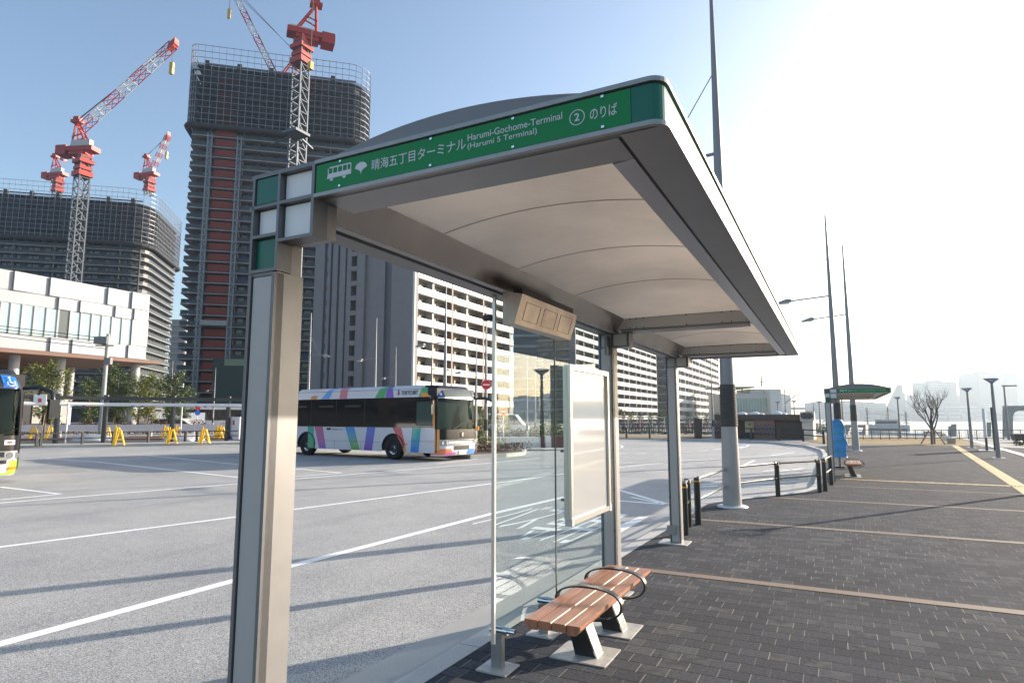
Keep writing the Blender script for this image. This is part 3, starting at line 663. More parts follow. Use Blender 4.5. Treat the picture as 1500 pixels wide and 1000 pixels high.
tb = MB().grid(tarp, 36, 26); t = thing('covered_sign', 'bus stop post wrapped in bright blue tarpaulin tied with green tape beside the far shelter', 'covered sign', (p0.x, p0.y + .4, 0), world=True)
tb.build('tarpaulin', TARP, t); MB().cyl((p0.x, p0.y + .4, 0), .035, .5, 12).build('pole', ALUD, t); MB().cyl((p0.x, p0.y + .4, 0), .16, .05, 20).build('foot', BLACK, t)
GT = mat('green_tape', (.02, .36, .20), .5)
for z in (.15, .40, .61, .80):
    m = MB(); P = [Vector(tarp(k / 24, z)) for k in range(24)]; c = Vector((p0.x, p0.y + .4, 0)); vs2 = []
    for p in P:
        q = c + (Vector((p.x, p.y, 0)) - c) * 1.04; vs2 += [(q.x, q.y, p.z - .014), (q.x, q.y, p.z + .014)]
    m.add(vs2, [(2 * k, 2 * ((k + 1) % 24), 2 * ((k + 1) % 24) + 1, 2 * k + 1) for k in range(24)]); m.build('tape', GT, t)
# ---------------------------------------------------------------- kerb guard rails
YEL = mat('reflective_yellow', (.85, .42, .02), .4)
def guard(posts, label, h=.71, shiny=(), extra_end=None):
    t = thing('guard_rail', label, 'guard rail', (posts[0][0], posts[0][1], 0), world=True)
    for (x, y) in posts:
        p = MB().cyl((x, y, 0), .048, h - .06, 18).build('post', BLACK, t)
        MB().cyl((x, y, h - .068), .0495, .02, 18).build('reflector_band', YEL, p)
        MB().cyl((x, y, h - .05), .052, .045, 18, .04).build('cap', BLACK, p)
    for i in range(len(posts) - 1):
        a, b = Vector((*posts[i], 0)), Vector((*posts[i + 1], 0)); d = (b - a).normalized(); s = Vector((-d.y, d.x, 0)) * .0
        mt = CHROME if i in shiny else BLACK
        for z, r in ((h - .03, .024), (h * .52, .019)):
            q = MB().tube([a + d * .05 + Vector((0, 0, z)), b - d * .05 + Vector((0, 0, z))], r, 12).build('rail', mt, t)
            for e in (a + d * .06, b - d * .10): MB().tube([e + Vector((0, 0, z)), e + d * .045 + Vector((0, 0, z))], r + .012, 12).build('collar', BLACK, q)
    return t
FP = lambda *p: [V2(G(*q)) for q in p]
guard(FP((1023, 768), (1072, 738), (1140, 727), (1201, 721)), 'black kerb rail with four posts passing behind the thick tapered mast', shiny=(0,))
guard(FP((1009, 771), (1004, 783)), 'short black kerb rail end tucked behind the third shelter post')
guard(FP((1209, 719), (1218, 710), ), 'short black kerb rail of two posts in front of the far shelter')
# ================================================================ BUILDINGS
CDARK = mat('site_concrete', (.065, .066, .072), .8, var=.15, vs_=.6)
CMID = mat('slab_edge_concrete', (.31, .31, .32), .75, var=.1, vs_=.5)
WIND = mat('dark_window', (.014, .017, .022), .15, spec=.8, var=.5, vs_=.35)
WINDB = mat('blue_sheeted_window', (.05, .08, .24), .5, var=.2, vs_=.4)
GRAIL = mat('balcony_glass', (.05, .062, .066), .45, spec=.35, var=.25, vs_=.5)
REDP = mat('rust_red_cladding', (.20, .026, .012), .6, var=.12, vs_=.8)
SCAF = mat('scaffold_tube', (.26, .27, .29), .5, .5)
def net(name, c, al):
    m = bpy.data.materials.new(name); m.use_nodes = True; n = m.node_tree; n.nodes.clear(); o = n.nodes.new('ShaderNodeOutputMaterial')
    d = n.nodes.new('ShaderNodeBsdfDiffuse'); d.inputs[0].default_value = (*c, 1); t = n.nodes.new('ShaderNodeBsdfTransparent'); mx = n.nodes.new('ShaderNodeMixShader')
    tc = n.nodes.new('ShaderNodeTexCoord'); ns = n.nodes.new('ShaderNodeTexNoise'); ns.inputs['Scale'].default_value = .25; ns.inputs['Detail'].default_value = 6
    mr = n.nodes.new('ShaderNodeMapRange'); mr.inputs[1].default_value = .3; mr.inputs[2].default_value = .7; mr.inputs[3].default_value = al - .14; mr.inputs[4].default_value = al + .14
    n.links.new(tc.outputs['Object'], ns.inputs[0]); n.links.new(ns.outputs[0], mr.inputs[0]); n.links.new(mr.outputs[0], mx.inputs[0])
    n.links.new(t.outputs[0], mx.inputs[1]); n.links.new(d.outputs[0], mx.inputs[2]); n.links.new(mx.outputs[0], o.inputs[0]); return m
NET = net('safety_net', (.040, .043, .050), .45); NET2 = net('safety_net_pale', (.30, .28, .25), .55)
def rrect(a, b, r, e=0., seg=5):
    """rounded rectangle 0..a by 0..b grown by e, CCW"""
    P = []
    rl = .9
    for cx, cy, s, r_ in ((rl, rl, 180, rl), (a - r, r, 270, r), (a - r, b - r, 0, r), (rl, b - rl, 90, rl)):
        for k in range(seg + 1):
            an = rad(s + 90 * k / seg); q = max(.05, r_ + e); P.append((cx + q * math.cos(an) + (min(0, r_ + e - .05) if s == 180 or s == 90 else 0) * -1, cy + q * math.sin(an) - (min(0, r_ + e - .05) if s == 180 else -min(0, r_ + e - .05) if s == 90 else 0)))
    return P
def win_mb(w_, h_): m = MB(); m.box((0, 0, 0), (w_, .12, h_)); return m
def wframe(o, u, z):                  # matrix: x along u, y outward-inward, z up
    u = Vector(u).normalized(); n = Vector((0, 0, 1)).cross(u); M = Matrix.Identity(4)
    for i in range(3): M[i][0] = u[i]; M[i][1] = n[i]; M[i][2] = (0, 0, 1)[i]; M[i][3] = (o + Vector((0, 0, z)))[i]
    return M
AZ = rad(49); UU = Vector((math.sin(AZ), math.cos(AZ), 0)); VV = Vector((-UU.y, UU.x, 0)); NN = -VV       # facade direction, depth direction, outward normal
def site_tower(label, o, W_, Dp, n, fh, z0, net_from, r, shaft=None, seed=1, netm=NET, extra=None):
    rnd = random.Random(seed); rz = math.atan2(UU.y, UU.x)
    t = thing('tower_block', label, 'building', tuple(o), rz)
    H_ = z0 + n * fh
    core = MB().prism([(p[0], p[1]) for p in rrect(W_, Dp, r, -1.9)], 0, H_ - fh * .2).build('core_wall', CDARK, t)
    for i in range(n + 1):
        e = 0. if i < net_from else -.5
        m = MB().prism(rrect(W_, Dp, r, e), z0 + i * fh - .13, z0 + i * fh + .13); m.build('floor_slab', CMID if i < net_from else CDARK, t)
        if i < net_from:
            P = rrect(W_, Dp, r, -.12); m = MB(); k = len(P)
            for j in range(k):
                a, b = P[j], P[(j + 1) % k]
                m.quad((*a, z0 + i * fh + .2), (*b, z0 + i * fh + .2), (*b, z0 + i * fh + 1.25), (*a, z0 + i * fh + 1.25))
            m.build('railing', GRAIL, t)
    # window bays on the two visible sides, pale piers between
    wmb = win_mb(1.7, 2.05); items = []; bl_ = []; piers = MB()
    x = 3.
    cols = []
    while x < W_ - 4: cols.append(x); x += rnd.choice((2.1, 2.1, 3.6))
    for i in range(n):
        for x in cols:
            if shaft and shaft[0] - 2 < x < shaft[1] + .5: continue
            M = Matrix.Translation((x, 1.80, z0 + i * fh + .35)); (bl_ if (2 < i < net_from - 2 and rnd.random() < .13) else items).append((wmb, M))
        y = 4.
        while y < Dp - 3:
            items.append((wmb, Matrix.Translation((W_ - 1.8, y, z0 + i * fh + .35)) @ Matrix.Rotation(rad(90), 4, 'Z'))); y += 3.2
    def put(lst, nm, m_):
        for mb, M in lst[:100]:
            o2 = bpy.data.objects.new(nm, ME.setdefault((id(mb), m_.name), mb.mesh(nm, m_))); col.objects.link(o2); o2.parent = t; o2.matrix_local = M
        if len(lst) > 100:
            big = MB()
            for mb, M in lst[100:]:
                off = len(big.v); big.v += [M @ p for p in mb.v]; big.f += [tuple(q + off for q in f) for f in mb.f]; big.sm += mb.sm; big.mi += mb.mi
            big.build(nm, m_, t, kind='stuff')
    items.sort(key=lambda q: -q[1].translation.z); put(items, 'window', WIND); put(bl_, 'window', WINDB)
    for x in [c - .32 for c in cols[::3]] + [W_ - 3.]:
        MB().box((x, 1.45, 0), (x + .5, 2.1, H_ - fh)).build('pier', CDARK, t)
    # partitions on the balconies
    pm = MB()
    for i in range(net_from):
        for x in cols[1::4]: pm.box((x - .35, .15, z0 + i * fh + .16), (x - .27, 1.9, z0 + (i + 1) * fh - .16))
    pm.build('balcony_partition', CMID, t, kind='stuff')
    if shaft:
        for i in range(1, n - 1):
            MB().box((shaft[0], -.06, z0 + i * fh + .25), (shaft[1], .25, z0 + (i + 1) * fh - .75)).build('red_shaft_panel', REDP, t)
        for x in (shaft[0] - 1.1, shaft[1] + 1.1):
            m = MB(); zt = z0 + (net_from - 1) * fh
            for dx in (-.5, .5):
                for dy in (-1.6, -.7): m.bar((x + dx, dy, 0), (x + dx, dy, zt), .16)
            zz = 0.
            while zz < zt - 1.6:
                m.bar((x - .5, -1.6, zz), (x + .5, -1.6, zz + 1.5), .11); m.bar((x + .5, -1.6, zz), (x - .5, -1.6, zz + 1.5), .11); m.bar((x - .5, -1.6, zz), (x + .5, -1.6, zz), .11); zz += 1.5
            m.build('hoist_mast', SCAF, t)
        m = MB(); m.box((shaft[0] - .6, -2.2, z0 + 7 * fh), (shaft[1] + .6, -.2, z0 + 7 * fh + 1.3)); m.build('hoist_platform', mat('hoist_grey', (.30, .31, .30), .6), t)
    # scaffold with netting round the top floors
    zb, zt = z0 + net_from * fh - .6, H_ + 5.2
    P = rrect(W_, Dp, r, 1.1); k = len(P); m = MB()
    for j in range(k):
        a, b = P[j], P[(j + 1) % k]; m.quad((*a, zb), (*b, zb), (*b, H_ - .4), (*a, H_ - .4))
    m.build('safety_net', netm, t)
    m = MB(); 
    def along(stp):
        out = []
        for j in range(k):
            a, b = Vector(P[j]), Vector(P[(j + 1) % k]); L = (b - a).length; q = max(1, round(L / stp))
            out += [a + (b - a) * (i / q) for i in range(q)]
        return out
    pts = [p for p in along(1.83) if p.y < Dp * .5 or p.x > W_ * .5]
    lv = []; z = zb
    while z < zt + .1: lv.append(z); z += 1.75
    for p in pts: m.bar((p.x, p.y, zb), (p.x, p.y, zt), .11)
    m.build('scaffold_upright', SCAF, t, kind='stuff')
    m = MB()
    for z in lv:
        for j in range(k):
            a, b = P[j], P[(j + 1) % k]; m.bar((*a, z), (*b, z), .11)
            if z < H_ - 1 and seed % 2 == 0: m.bar((a[0] * .985 + .3, a[1] + .6, z + .1), (b[0] * .985 + .3, b[1] + .6, z + .1), .9, .05)
    m.build('scaffold_ledger', SCAF, t, kind='stuff')
    m = MB()                          # bottom bulge of gathered netting
    for j in range(k):
        a, b = P[j], P[(j + 1) % k]; m.tube([(*a, zb), (*b, zb)], .75, 8)
    m.build('net_hem', mat('gathered_net', (.045, .045, .05), .9), t)
    m = MB()                          # open steel and columns at the top floor
    x = 2.
    while x < W_ - 2:
        m.box((x, 1.5, H_ - fh), (x + 1.2, 2.7, H_ + 2.2)); x += 8.3
    m.box((2, 1.8, H_ + 1.2), (W_ - 3, 2.2, H_ + 1.6)); m.box((2, Dp - 3, H_), (W_ - 3, Dp - 2.6, H_ + 1.8))
    m.build('roof_column', CDARK, t)
    return t, H_
ME = {}
pc = AD(410, 330, 168.); pc.z = 0
pl_ = AP(270, 330, pc, NN); pr_ = AP(537, 140, pc, NN); W2 = (Vector((pr_.x, pr_.y)) - Vector((pl_.x, pl_.y))).length
ztop = AP(400, 107, pc, NN).z
n2 = 32; o2 = Vector((pl_.x, pl_.y, 0)); fh2 = (ztop - 5.) / n2
sx0 = (AP(316, 200, pc, NN) - o2).dot(UU); sx1 = (AP(346, 205, pc, NN) - o2).dot(UU)
netrow = int((AP(400, 186, pc, NN).z - 5) / fh2)
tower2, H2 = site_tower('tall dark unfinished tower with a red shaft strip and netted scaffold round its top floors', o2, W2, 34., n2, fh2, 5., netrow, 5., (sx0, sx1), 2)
pc1 = AD(205, 350, 232.); pc1.z = 0
pr1 = AP(216, 350, pc1, NN); W1 = 92.; o1 = Vector((pr1.x, pr1.y, 0)) - UU * W1
pe = AP(268, 330, Vector((pr1.x, pr1.y, 0)), UU); D1 = (Vector((pe.x, pe.y, 0)) - Vector((pr1.x, pr1.y, 0))).dot(VV)
zt1 = AP(180, 296, pc1, NN).z; n1 = 25; fh1 = (zt1 - 5) / n1; nr1 = int((AP(150, 352, pc1, NN).z - 5) / fh1)
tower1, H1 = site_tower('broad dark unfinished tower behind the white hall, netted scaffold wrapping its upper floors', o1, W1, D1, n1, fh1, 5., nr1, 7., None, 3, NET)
# distant slabs between the towers
def far_block(name, label, x0, x1, ytop, D, c, cat='building', group=None, bays=6, floors=12, depth=30., m_=None):
    a, b = AD(x0, 560, D), AD(x1, 560, D); z1 = AD((x0 + x1) / 2, ytop, D).z; z0 = -3 if D > 500 else -.1
    u = Vector((b.x - a.x, b.y - a.y, 0)); L = u.length; u.normalize(); rz = math.atan2(u.y, u.x)
    t = thing(name, label, cat, (a.x, a.y, z0), rz, group); hh = z1 - z0
    mm = m_ or mat('far_wall_%d' % int(c[0] * 1000), c, .8)
    MB().box((0, 0, 0), (L, depth, hh)).build('wall', mm, t)
    m = MB(); fh = hh / floors
    for i in range(1, floors): m.box((L * .03, -.5, i * fh - fh * .12), (L * .97, 0, i * fh + fh * .10))
    m.build('balcony_band', mat('far_band', (.42, .43, .44), .8), t, kind='stuff')
    m = MB(); m.box((L * .3, depth * .2, hh), (L * .62, depth * .7, hh + hh * .05)); m.build('roof_plant', mm, t)
    return t
far_block('apartment_block', 'narrow pale slab seen in the gap between the two unfinished towers', 244, 268, 466, 330, (.30, .30, .31), floors=18)
# ---------------------------------------------------------------- sunlit apartment blocks facing the road
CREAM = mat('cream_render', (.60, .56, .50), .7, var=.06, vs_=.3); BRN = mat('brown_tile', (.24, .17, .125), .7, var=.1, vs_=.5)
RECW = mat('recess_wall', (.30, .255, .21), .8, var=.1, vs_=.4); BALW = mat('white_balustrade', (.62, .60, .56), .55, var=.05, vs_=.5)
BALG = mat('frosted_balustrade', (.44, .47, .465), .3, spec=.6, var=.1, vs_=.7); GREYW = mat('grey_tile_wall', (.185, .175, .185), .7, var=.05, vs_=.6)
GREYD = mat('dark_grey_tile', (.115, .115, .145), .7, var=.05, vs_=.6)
def balcony_face(t, X, y0, y1, n, fh, z0, bay, bal, pier, glassy=.4, seed=0, dep=1.7, hb=1.08, slab=CREAM):
    """+X facade: open balcony rows with balustrades, partitions and dark recessed windows"""
    rnd = random.Random(seed); nb = max(1, round((y1 - y0) / bay)); bay = (y1 - y0) / nb
    for i in range(n + 1): MB().box((X - dep, y0, z0 + i * fh - .13), (X + .02, y1, z0 + i * fh + .13)).build('balcony_slab', slab, t)
    for i in range(n):
        z = z0 + i * fh + .13; m = MB()
        for k in range(nb):
            ya = y0 + k * bay; q = 4
            for j in range(q):
                a = ya + .08 + j * (bay - .1) / q; m.box((X - .06, a, z), (X - .01, a + (bay - .1) / q - .07, z + hb))
        m.build('balustrade', bal if rnd.random() > glassy else BALG, t)
    pm = MB()
    for k in range(nb + 1):
        y = y0 + k * bay
        MB().box((X - dep - .1, y - .28, 0), (X - (.35 if k % 2 else -.03), y + .28, z0 + n * fh)).build('pier', pier[k % len(pier)], t)
    wm = MB(); wm.box((0, 0, 0), (.1, bay * .34, fh * .66)); its = []
    for i in range(n):
        for k in range(nb):
            for s_ in (.1, .55): its.append((wm, Matrix.Translation((X - dep - .06, y0 + (k + s_) * bay, z0 + i * fh + .2))))
    many(t, 'window', its, WIND, 100)
B3 = AD(606, 480, 114.); XB, YB3 = B3.x, B3.y; yend = AX(747, 480, XB).y; fh = 2.95; zb3 = 1.2; nf = 13
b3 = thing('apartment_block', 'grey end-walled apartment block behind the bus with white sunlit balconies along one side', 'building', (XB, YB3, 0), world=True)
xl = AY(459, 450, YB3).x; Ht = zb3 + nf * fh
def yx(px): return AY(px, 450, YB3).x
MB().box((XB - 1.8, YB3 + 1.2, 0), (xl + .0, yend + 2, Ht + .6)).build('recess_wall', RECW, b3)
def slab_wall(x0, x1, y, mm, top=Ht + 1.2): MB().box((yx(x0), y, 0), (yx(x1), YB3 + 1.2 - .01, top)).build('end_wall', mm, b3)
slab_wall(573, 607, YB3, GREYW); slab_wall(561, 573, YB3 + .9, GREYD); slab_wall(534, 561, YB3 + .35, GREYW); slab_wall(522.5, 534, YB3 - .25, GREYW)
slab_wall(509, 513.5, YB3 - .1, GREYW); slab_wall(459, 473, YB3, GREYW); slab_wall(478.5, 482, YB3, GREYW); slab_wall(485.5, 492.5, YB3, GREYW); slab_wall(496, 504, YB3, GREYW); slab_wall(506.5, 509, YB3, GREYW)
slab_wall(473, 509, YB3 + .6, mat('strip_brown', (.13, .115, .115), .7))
BLUEW = mat('sky_blue_pane', (.16, .26, .40), .15, spec=.8); it = []
for (a, b) in ((474.2, 477.6), (482.6, 485.0), (493.2, 495.4), (504.3, 506.2)):
    wmb = MB(); wmb.box((0, 0, 0), (yx(b) - yx(a), .1, 1.9))
    for i in range(nf): it.append((wmb, Matrix.Translation((yx(a), YB3 + .5, zb3 + i * fh + (.3 if a < 490 else .8)))))
many(b3, 'window', it, BLUEW)
for i in range(nf + 1): MB().box((yx(513.5), YB3 - .3, zb3 + i * fh - .55), (yx(522.5), YB3 + 1.19, zb3 + i * fh + .4)).build('end_balcony', GREYW, b3)
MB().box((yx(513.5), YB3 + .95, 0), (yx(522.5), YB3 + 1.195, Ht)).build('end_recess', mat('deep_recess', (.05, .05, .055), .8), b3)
balcony_face(b3, XB, YB3 + .3, yend, nf, fh, zb3, 6.1, BALG, (BRN, CREAM), .3, 5)
MB().box((XB - .3, YB3 - .05, 0), (XB + .12, YB3 + .32, Ht + 1)).build('corner_fin', CREAM, b3)
MB().box((XB - 14, YB3 + .3, Ht + .3), (XB + .2, yend, Ht + 1.)).build('roof', CREAM, b3)
# rounded end balconies
y2 = AX(757, 500, XB).y
for i in range(nf - 3):
    z = zb3 + i * fh; P = [(XB - 6, yend), (XB, yend)] + [(XB - 2.2 + 2.2 * math.cos(a), y2 - 2.2 + 2.2 * math.sin(a)) for a in [rad(q) for q in range(0, 91, 15)]] + [(XB - 6, y2)]
    s_ = MB().prism(P, z - .13, z + .13).build('balcony_slab', CREAM, b3); MB().strip(P[1:-1], z + .13, z + 1.2, -.08, -.04).build('balustrade', BALG, s_)
MB().box((XB - 6, yend + .01, 0), (XB - 1.6, y2 - .3, zb3 + (nf - 3) * fh)).build('end_bay_wall', RECW, b3)
# block 4 and neighbours
B4 = AD(843, 500, 182.); X4, Y4 = B4.x, B4.y; ye4 = AX(962, 560, X4).y
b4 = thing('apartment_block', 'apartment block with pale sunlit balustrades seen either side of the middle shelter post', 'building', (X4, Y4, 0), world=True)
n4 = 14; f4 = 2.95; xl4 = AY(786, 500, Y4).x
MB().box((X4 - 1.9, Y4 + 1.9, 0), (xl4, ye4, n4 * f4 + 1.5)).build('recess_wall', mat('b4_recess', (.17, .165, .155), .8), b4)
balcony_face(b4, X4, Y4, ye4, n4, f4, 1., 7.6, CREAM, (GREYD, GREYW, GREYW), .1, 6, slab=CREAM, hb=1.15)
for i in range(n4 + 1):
    s_ = MB().box((xl4, Y4 - .02, 1 + i * f4 - .15), (X4 - .03, Y4 + 1.9, 1 + i * f4 + .15)).build('shade_slab', mat('shade_slab', (.27, .27, .26), .7), b4)  # slab colour darkened to carry the shade of this face
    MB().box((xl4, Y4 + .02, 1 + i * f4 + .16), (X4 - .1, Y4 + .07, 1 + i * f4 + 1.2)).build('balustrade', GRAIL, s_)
it = []; wm = win_mb(2.2, 2.)
for i in range(n4):
    for k in range(4): it.append((wm, Matrix.Translation((xl4 + (X4 - xl4) * (k + .3) / 4, Y4 + 1.82, 1.3 + i * f4))))
many(b4, 'window', it, WIND)
# block 5: dark end, shade put into slab colour, long white sunlit side
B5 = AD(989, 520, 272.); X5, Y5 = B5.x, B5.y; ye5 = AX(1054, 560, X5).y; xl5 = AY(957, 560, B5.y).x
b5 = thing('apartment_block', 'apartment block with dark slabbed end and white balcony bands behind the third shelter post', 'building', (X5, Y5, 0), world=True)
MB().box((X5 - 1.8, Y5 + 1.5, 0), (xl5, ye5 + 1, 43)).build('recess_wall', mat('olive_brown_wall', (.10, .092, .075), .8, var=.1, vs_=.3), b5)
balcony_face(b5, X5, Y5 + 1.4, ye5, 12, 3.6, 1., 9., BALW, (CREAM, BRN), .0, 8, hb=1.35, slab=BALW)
for i in range(13): MB().box((xl5 - .5, Y5, 1 + i * 3.6 - .18), (X5 - .4, Y5 + 1.5, 1 + i * 3.6 + .18)).build('floor_slab', mat('shaded_end_slab', (.26, .26, .25), .7), b5)
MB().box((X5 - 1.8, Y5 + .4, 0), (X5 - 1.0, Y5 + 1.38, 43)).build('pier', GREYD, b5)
it = []; wm = win_mb(1.9, 1.9)
for i in range(12):
    for k in range(4): it.append((wm, Matrix.Translation((xl5 + .5 + k * (X5 - 3 - xl5) / 4, Y5 + 1.42, 1.5 + i * 3.6))))
many(b5, 'window', it, WIND)
# brown blocks off the left edge that the bus windows mirror
off = thing('apartment_block', 'brown block beyond the left edge of the photo, mirrored in the dark bus windows', 'building', (-95, -30, 0), world=True)
MB().box((-115, -75, 0), (-92, -5, 30)).build('wall', BRN, off)
it = []; wm = MB(); wm.box((0, 0, 0), (.1, 3., 1.7))
for i in range(9):
    for k in range(11): it.append((wm, Matrix.Translation((-92, -72 + k * 6., 2 + i * 3.1))))
many(off, 'window', it, WIND)
for px, dd, s in ((770, 235, 'blue-grey shaded block seen through the glass screen, left of the pale balconies'),):
    far_block('apartment_block', s, 752, 792, 395, dd, (.10, .115, .14), floors=14, depth=14)
# ---------------------------------------------------------------- white hall on the left
WH = mat('white_cladding', (.41, .415, .435), .6, var=.02, vs_=.5); GLW = mat('sky_reflecting_window', (.36, .50, .51), .15, spec=.6, coat=.1, var=.04, vs_=.3)  # pale window colour stands for reflected sky, not milky glass
P = AD(213, 470, 75.); XH, YH = P.x, P.y; ys = -28.
hall = thing('exhibition_hall', 'long white hall raised on round columns with a strip of pale sky-reflecting windows', 'building', (XH, YH, 0), world=True)
zr = [8.5, 10.05, 13.1, 14.4, 16.4]
def hy(px, y): return AX(px, y, XH).y
MB().box((XH - 30, ys, 8.4), (XH, YH, 16.3)).build('body', WH, hall)
def seg(name, z0, z1, xs, prot):
    Y = [ys] + [hy(x, 450) for x in xs] + [YH + .35]
    for i in range(len(Y) - 1):
        m = MB(); m.prism([(XH - .2, Y[i]), (XH + prot, Y[i]), (XH + .06, Y[i + 1] - .04), (XH - .2, Y[i + 1] - .04)], z0 + .03, z1 - .03); m.build(name, WH, hall)
seg('cladding_panel', zr[3], zr[4], (15, 69, 155, 191), .30); seg('cladding_panel', zr[2], zr[3], (84, 116, 168, 196), .27); seg('cladding_panel', zr[0], zr[1], (77, 109, 162, 191), .27)
edges = [-16, -2, 13, 30, 48, 66, 83, 101, 117, 133, 148, 163, 178, 192]
for i in range(len(edges) - 1):
    y0, y1 = hy(edges[i], 480), hy(edges[i + 1], 480)
    wn = MB().box((XH + .01, y0 + .09, zr[1] + .05), (XH + .06, y1 - .09, zr[2] - .05)).build('window', mat('dark_open_window', (.12, .14, .135), .2) if edges[i] == 83 else GLW, hall)
    MB().box((XH, y0 - .09, zr[1]), (XH + .16, y0 + .088, zr[2])).build('mullion', WH, wn)
MB().box((XH + .005, hy(192, 480), zr[1]), (XH + .2, YH + .3, zr[2])).build('end_panel', WH, hall)
MB().box((XH + .005, ys, zr[1]), (XH + .1, hy(-16, 480), zr[2])).build('end_panel', WH, hall)
MB().box((XH - 31, ys, 8.0), (XH + 1.2, YH + 1.6, 8.39)).build('soffit', mat('timber_soffit', (.20, .115, .085), .7, var=.1, vs_=.4), hall)
for px, py in ((88, 540), (197, 560), (20, 540)):
    p = AX(px, py, XH - 1.8); MB().cyl((XH - 1.8, p.y, 0), .48, 8.0, 20).build('column', WH, hall)
for px in (104,): p = AX(px, 535, XH - 14); MB().cyl((XH - 14, p.y, 0), .45, 8.0, 16).build('column', WH, hall)
MB().box((XH - 24, ys, 0), (XH - 9, hy(128, 590), 4.7)).build('ground_floor', mat('dark_cladding', (.035, .035, .04), .5, var=.2, vs_=.4), hall)
MB().box((XH - 8.9, hy(-8, 590), 1.9), (XH - 8.5, hy(92, 590), 4.6)).build('red_fascia', mat('red_fascia', (.55, .018, .03), .4), hall)
MB().box((XH - 26, ys, 0), (XH - 24.1, YH - 1, 7.99)).build('rear_wall', mat('louvre_wall', (.05, .052, .055), .6, var=.15, vs_=.5), hall)
for k in range(2):
    ya = hy(112 + k * 14, 600); wn = MB().box((XH - 8.98, ya, .9), (XH - 8.9, ya + 2.7, 4.2)).build('shop_window', mat('pale_curtain', (.42, .41, .37), .6, var=.1, vs_=1), hall)
# ---------------------------------------------------------------- brown toilet block across the roundabout
BRT = mat('dark_brown_cladding', (.075, .048, .038), .6, var=.15, vs_=.8); BRT2 = mat('chestnut_tile', (.20, .115, .08), .6, var=.15, vs_=1.)
def m_check():
    q = NB('chequer_tiles'); o = q.tc.outputs['Object']; x, y, z = q.sep(o)[:3]
    c = q.M('MODULO', q.M('ADD', q.M('FLOOR', q.M('DIVIDE', q.M('ADD', x, 50), .13)), q.M('FLOOR', q.M('DIVIDE', q.M('ADD', z, 5), .13))), 2.)
    q.color(q.mix(c, (.24, .14, .095), (.022, .026, .085))); return q.set(Roughness=.4)
CHK = m_check()
p0 = G(1046, 641.5); p1 = G(1174, 643.5); u = (p1 - p0); u.z = 0; L = u.length; rz = math.atan2(u.y, u.x)
tb = thing('toilet_block', 'low dark brown block with navy chequered tile panels and white roof domes', 'building', tuple(p0), rz)
k_ = L / 128.; X = lambda px: (px - 1046) * k_
hh = AD(1100, 607, (p0 - C0).dot(FW)).z; h2 = AD(1100, 615, (p0 - C0).dot(FW)).z
MB().box((X(1056), .9, 0), (X(1175), 7, hh - .02)).build('wall', BRT, tb)
MB().box((X(1048.5), -.1, h2), (X(1175), 7.1, hh)).build('roof_band', BRT, tb)
MB().box((0, 0, 0), (X(1059), 5, h2 - .01)).build('wing', BRT2, tb)
a = MB().box((X(1046.7), -.04, h2 * .2), (X(1059), .0, h2 * .80)).build('chequer_panel', CHK, tb)
MB().box((X(1107), 0, 0), (X(1137.5), .89, h2 - .01)).build('wing', BRT2, tb)
MB().box((X(1108), -.04, h2 * .18), (X(1137), 0, h2 * .80)).build('chequer_panel', CHK, tb)
MB().box((X(1137.5), .2, 0), (X(1174), .89, h2 - .01)).build('side_wall', BRT, tb)
MB().box((X(1093), .3, h2 * .34), (X(1106), .36, h2 * .96)).build('door', mat('tan_door', (.48, .38, .22), .6, var=.05), tb)
MB().box((X(1099), .27, h2 * .70), (X(1102), .3, h2 * .84)).build('green_sign', mat('green_sign', (.03, .25, .05), .5), tb)
MB().box((X(1131), -.07, h2 * .83), (X(1133.4), -.03, h2 * .95)).build('red_sign', mat('red_sign', (.7, .03, .03), .5), tb)
MB().box((X(1048.5), -.07, h2 * .83), (X(1050.6), -.03, h2 * .95)).build('blue_sign', mat('blue_sign', (.05, .22, .65), .5), tb)
for px, w_ in ((1081, 7.5), (1101, 8), (1111, 4.5), (1135, 9), (1145, 5)):
    MB().lathe([(w_ * k_ * .99 * math.cos(a), hh + w_ * k_ * .62 * math.sin(a)) for a in [rad(q) for q in range(0, 91, 10)]], (X(px), 3.2, 0), 20).build('roof_dome', WHITEP, tb)
ch = thing('plant_kiosk', 'pale stone kiosk with two round black fan vents at the end of the brown block', 'kiosk', tuple(G(1176, 644)), rz)
MB().box((0, 0, 0), (15 * k_, 3, h2 - .1)).build('wall', mat('travertine', (.62, .56, .48), .7, var=.1, vs_=3), ch)
MB().box((-.1, -.1, h2 - .09), (15.8 * k_, 3.1, h2 + .02)).build('cornice', mat('pale_cap', (.55, .52, .48), .6), ch)
for i in (3.2, 11.0):
    vb = MB().box((i * k_ - .28 * 1, .1, h2 + .02), (i * k_ + .30, 1., h2 + .62)).build('vent_housing', mat('pale_cap', (.5, .5, .5), .6), ch); MB().tube([(i * k_, .04, h2 + .32), (i * k_, .1, h2 + .32)], .22, 16).build('fan', BLACK, vb)
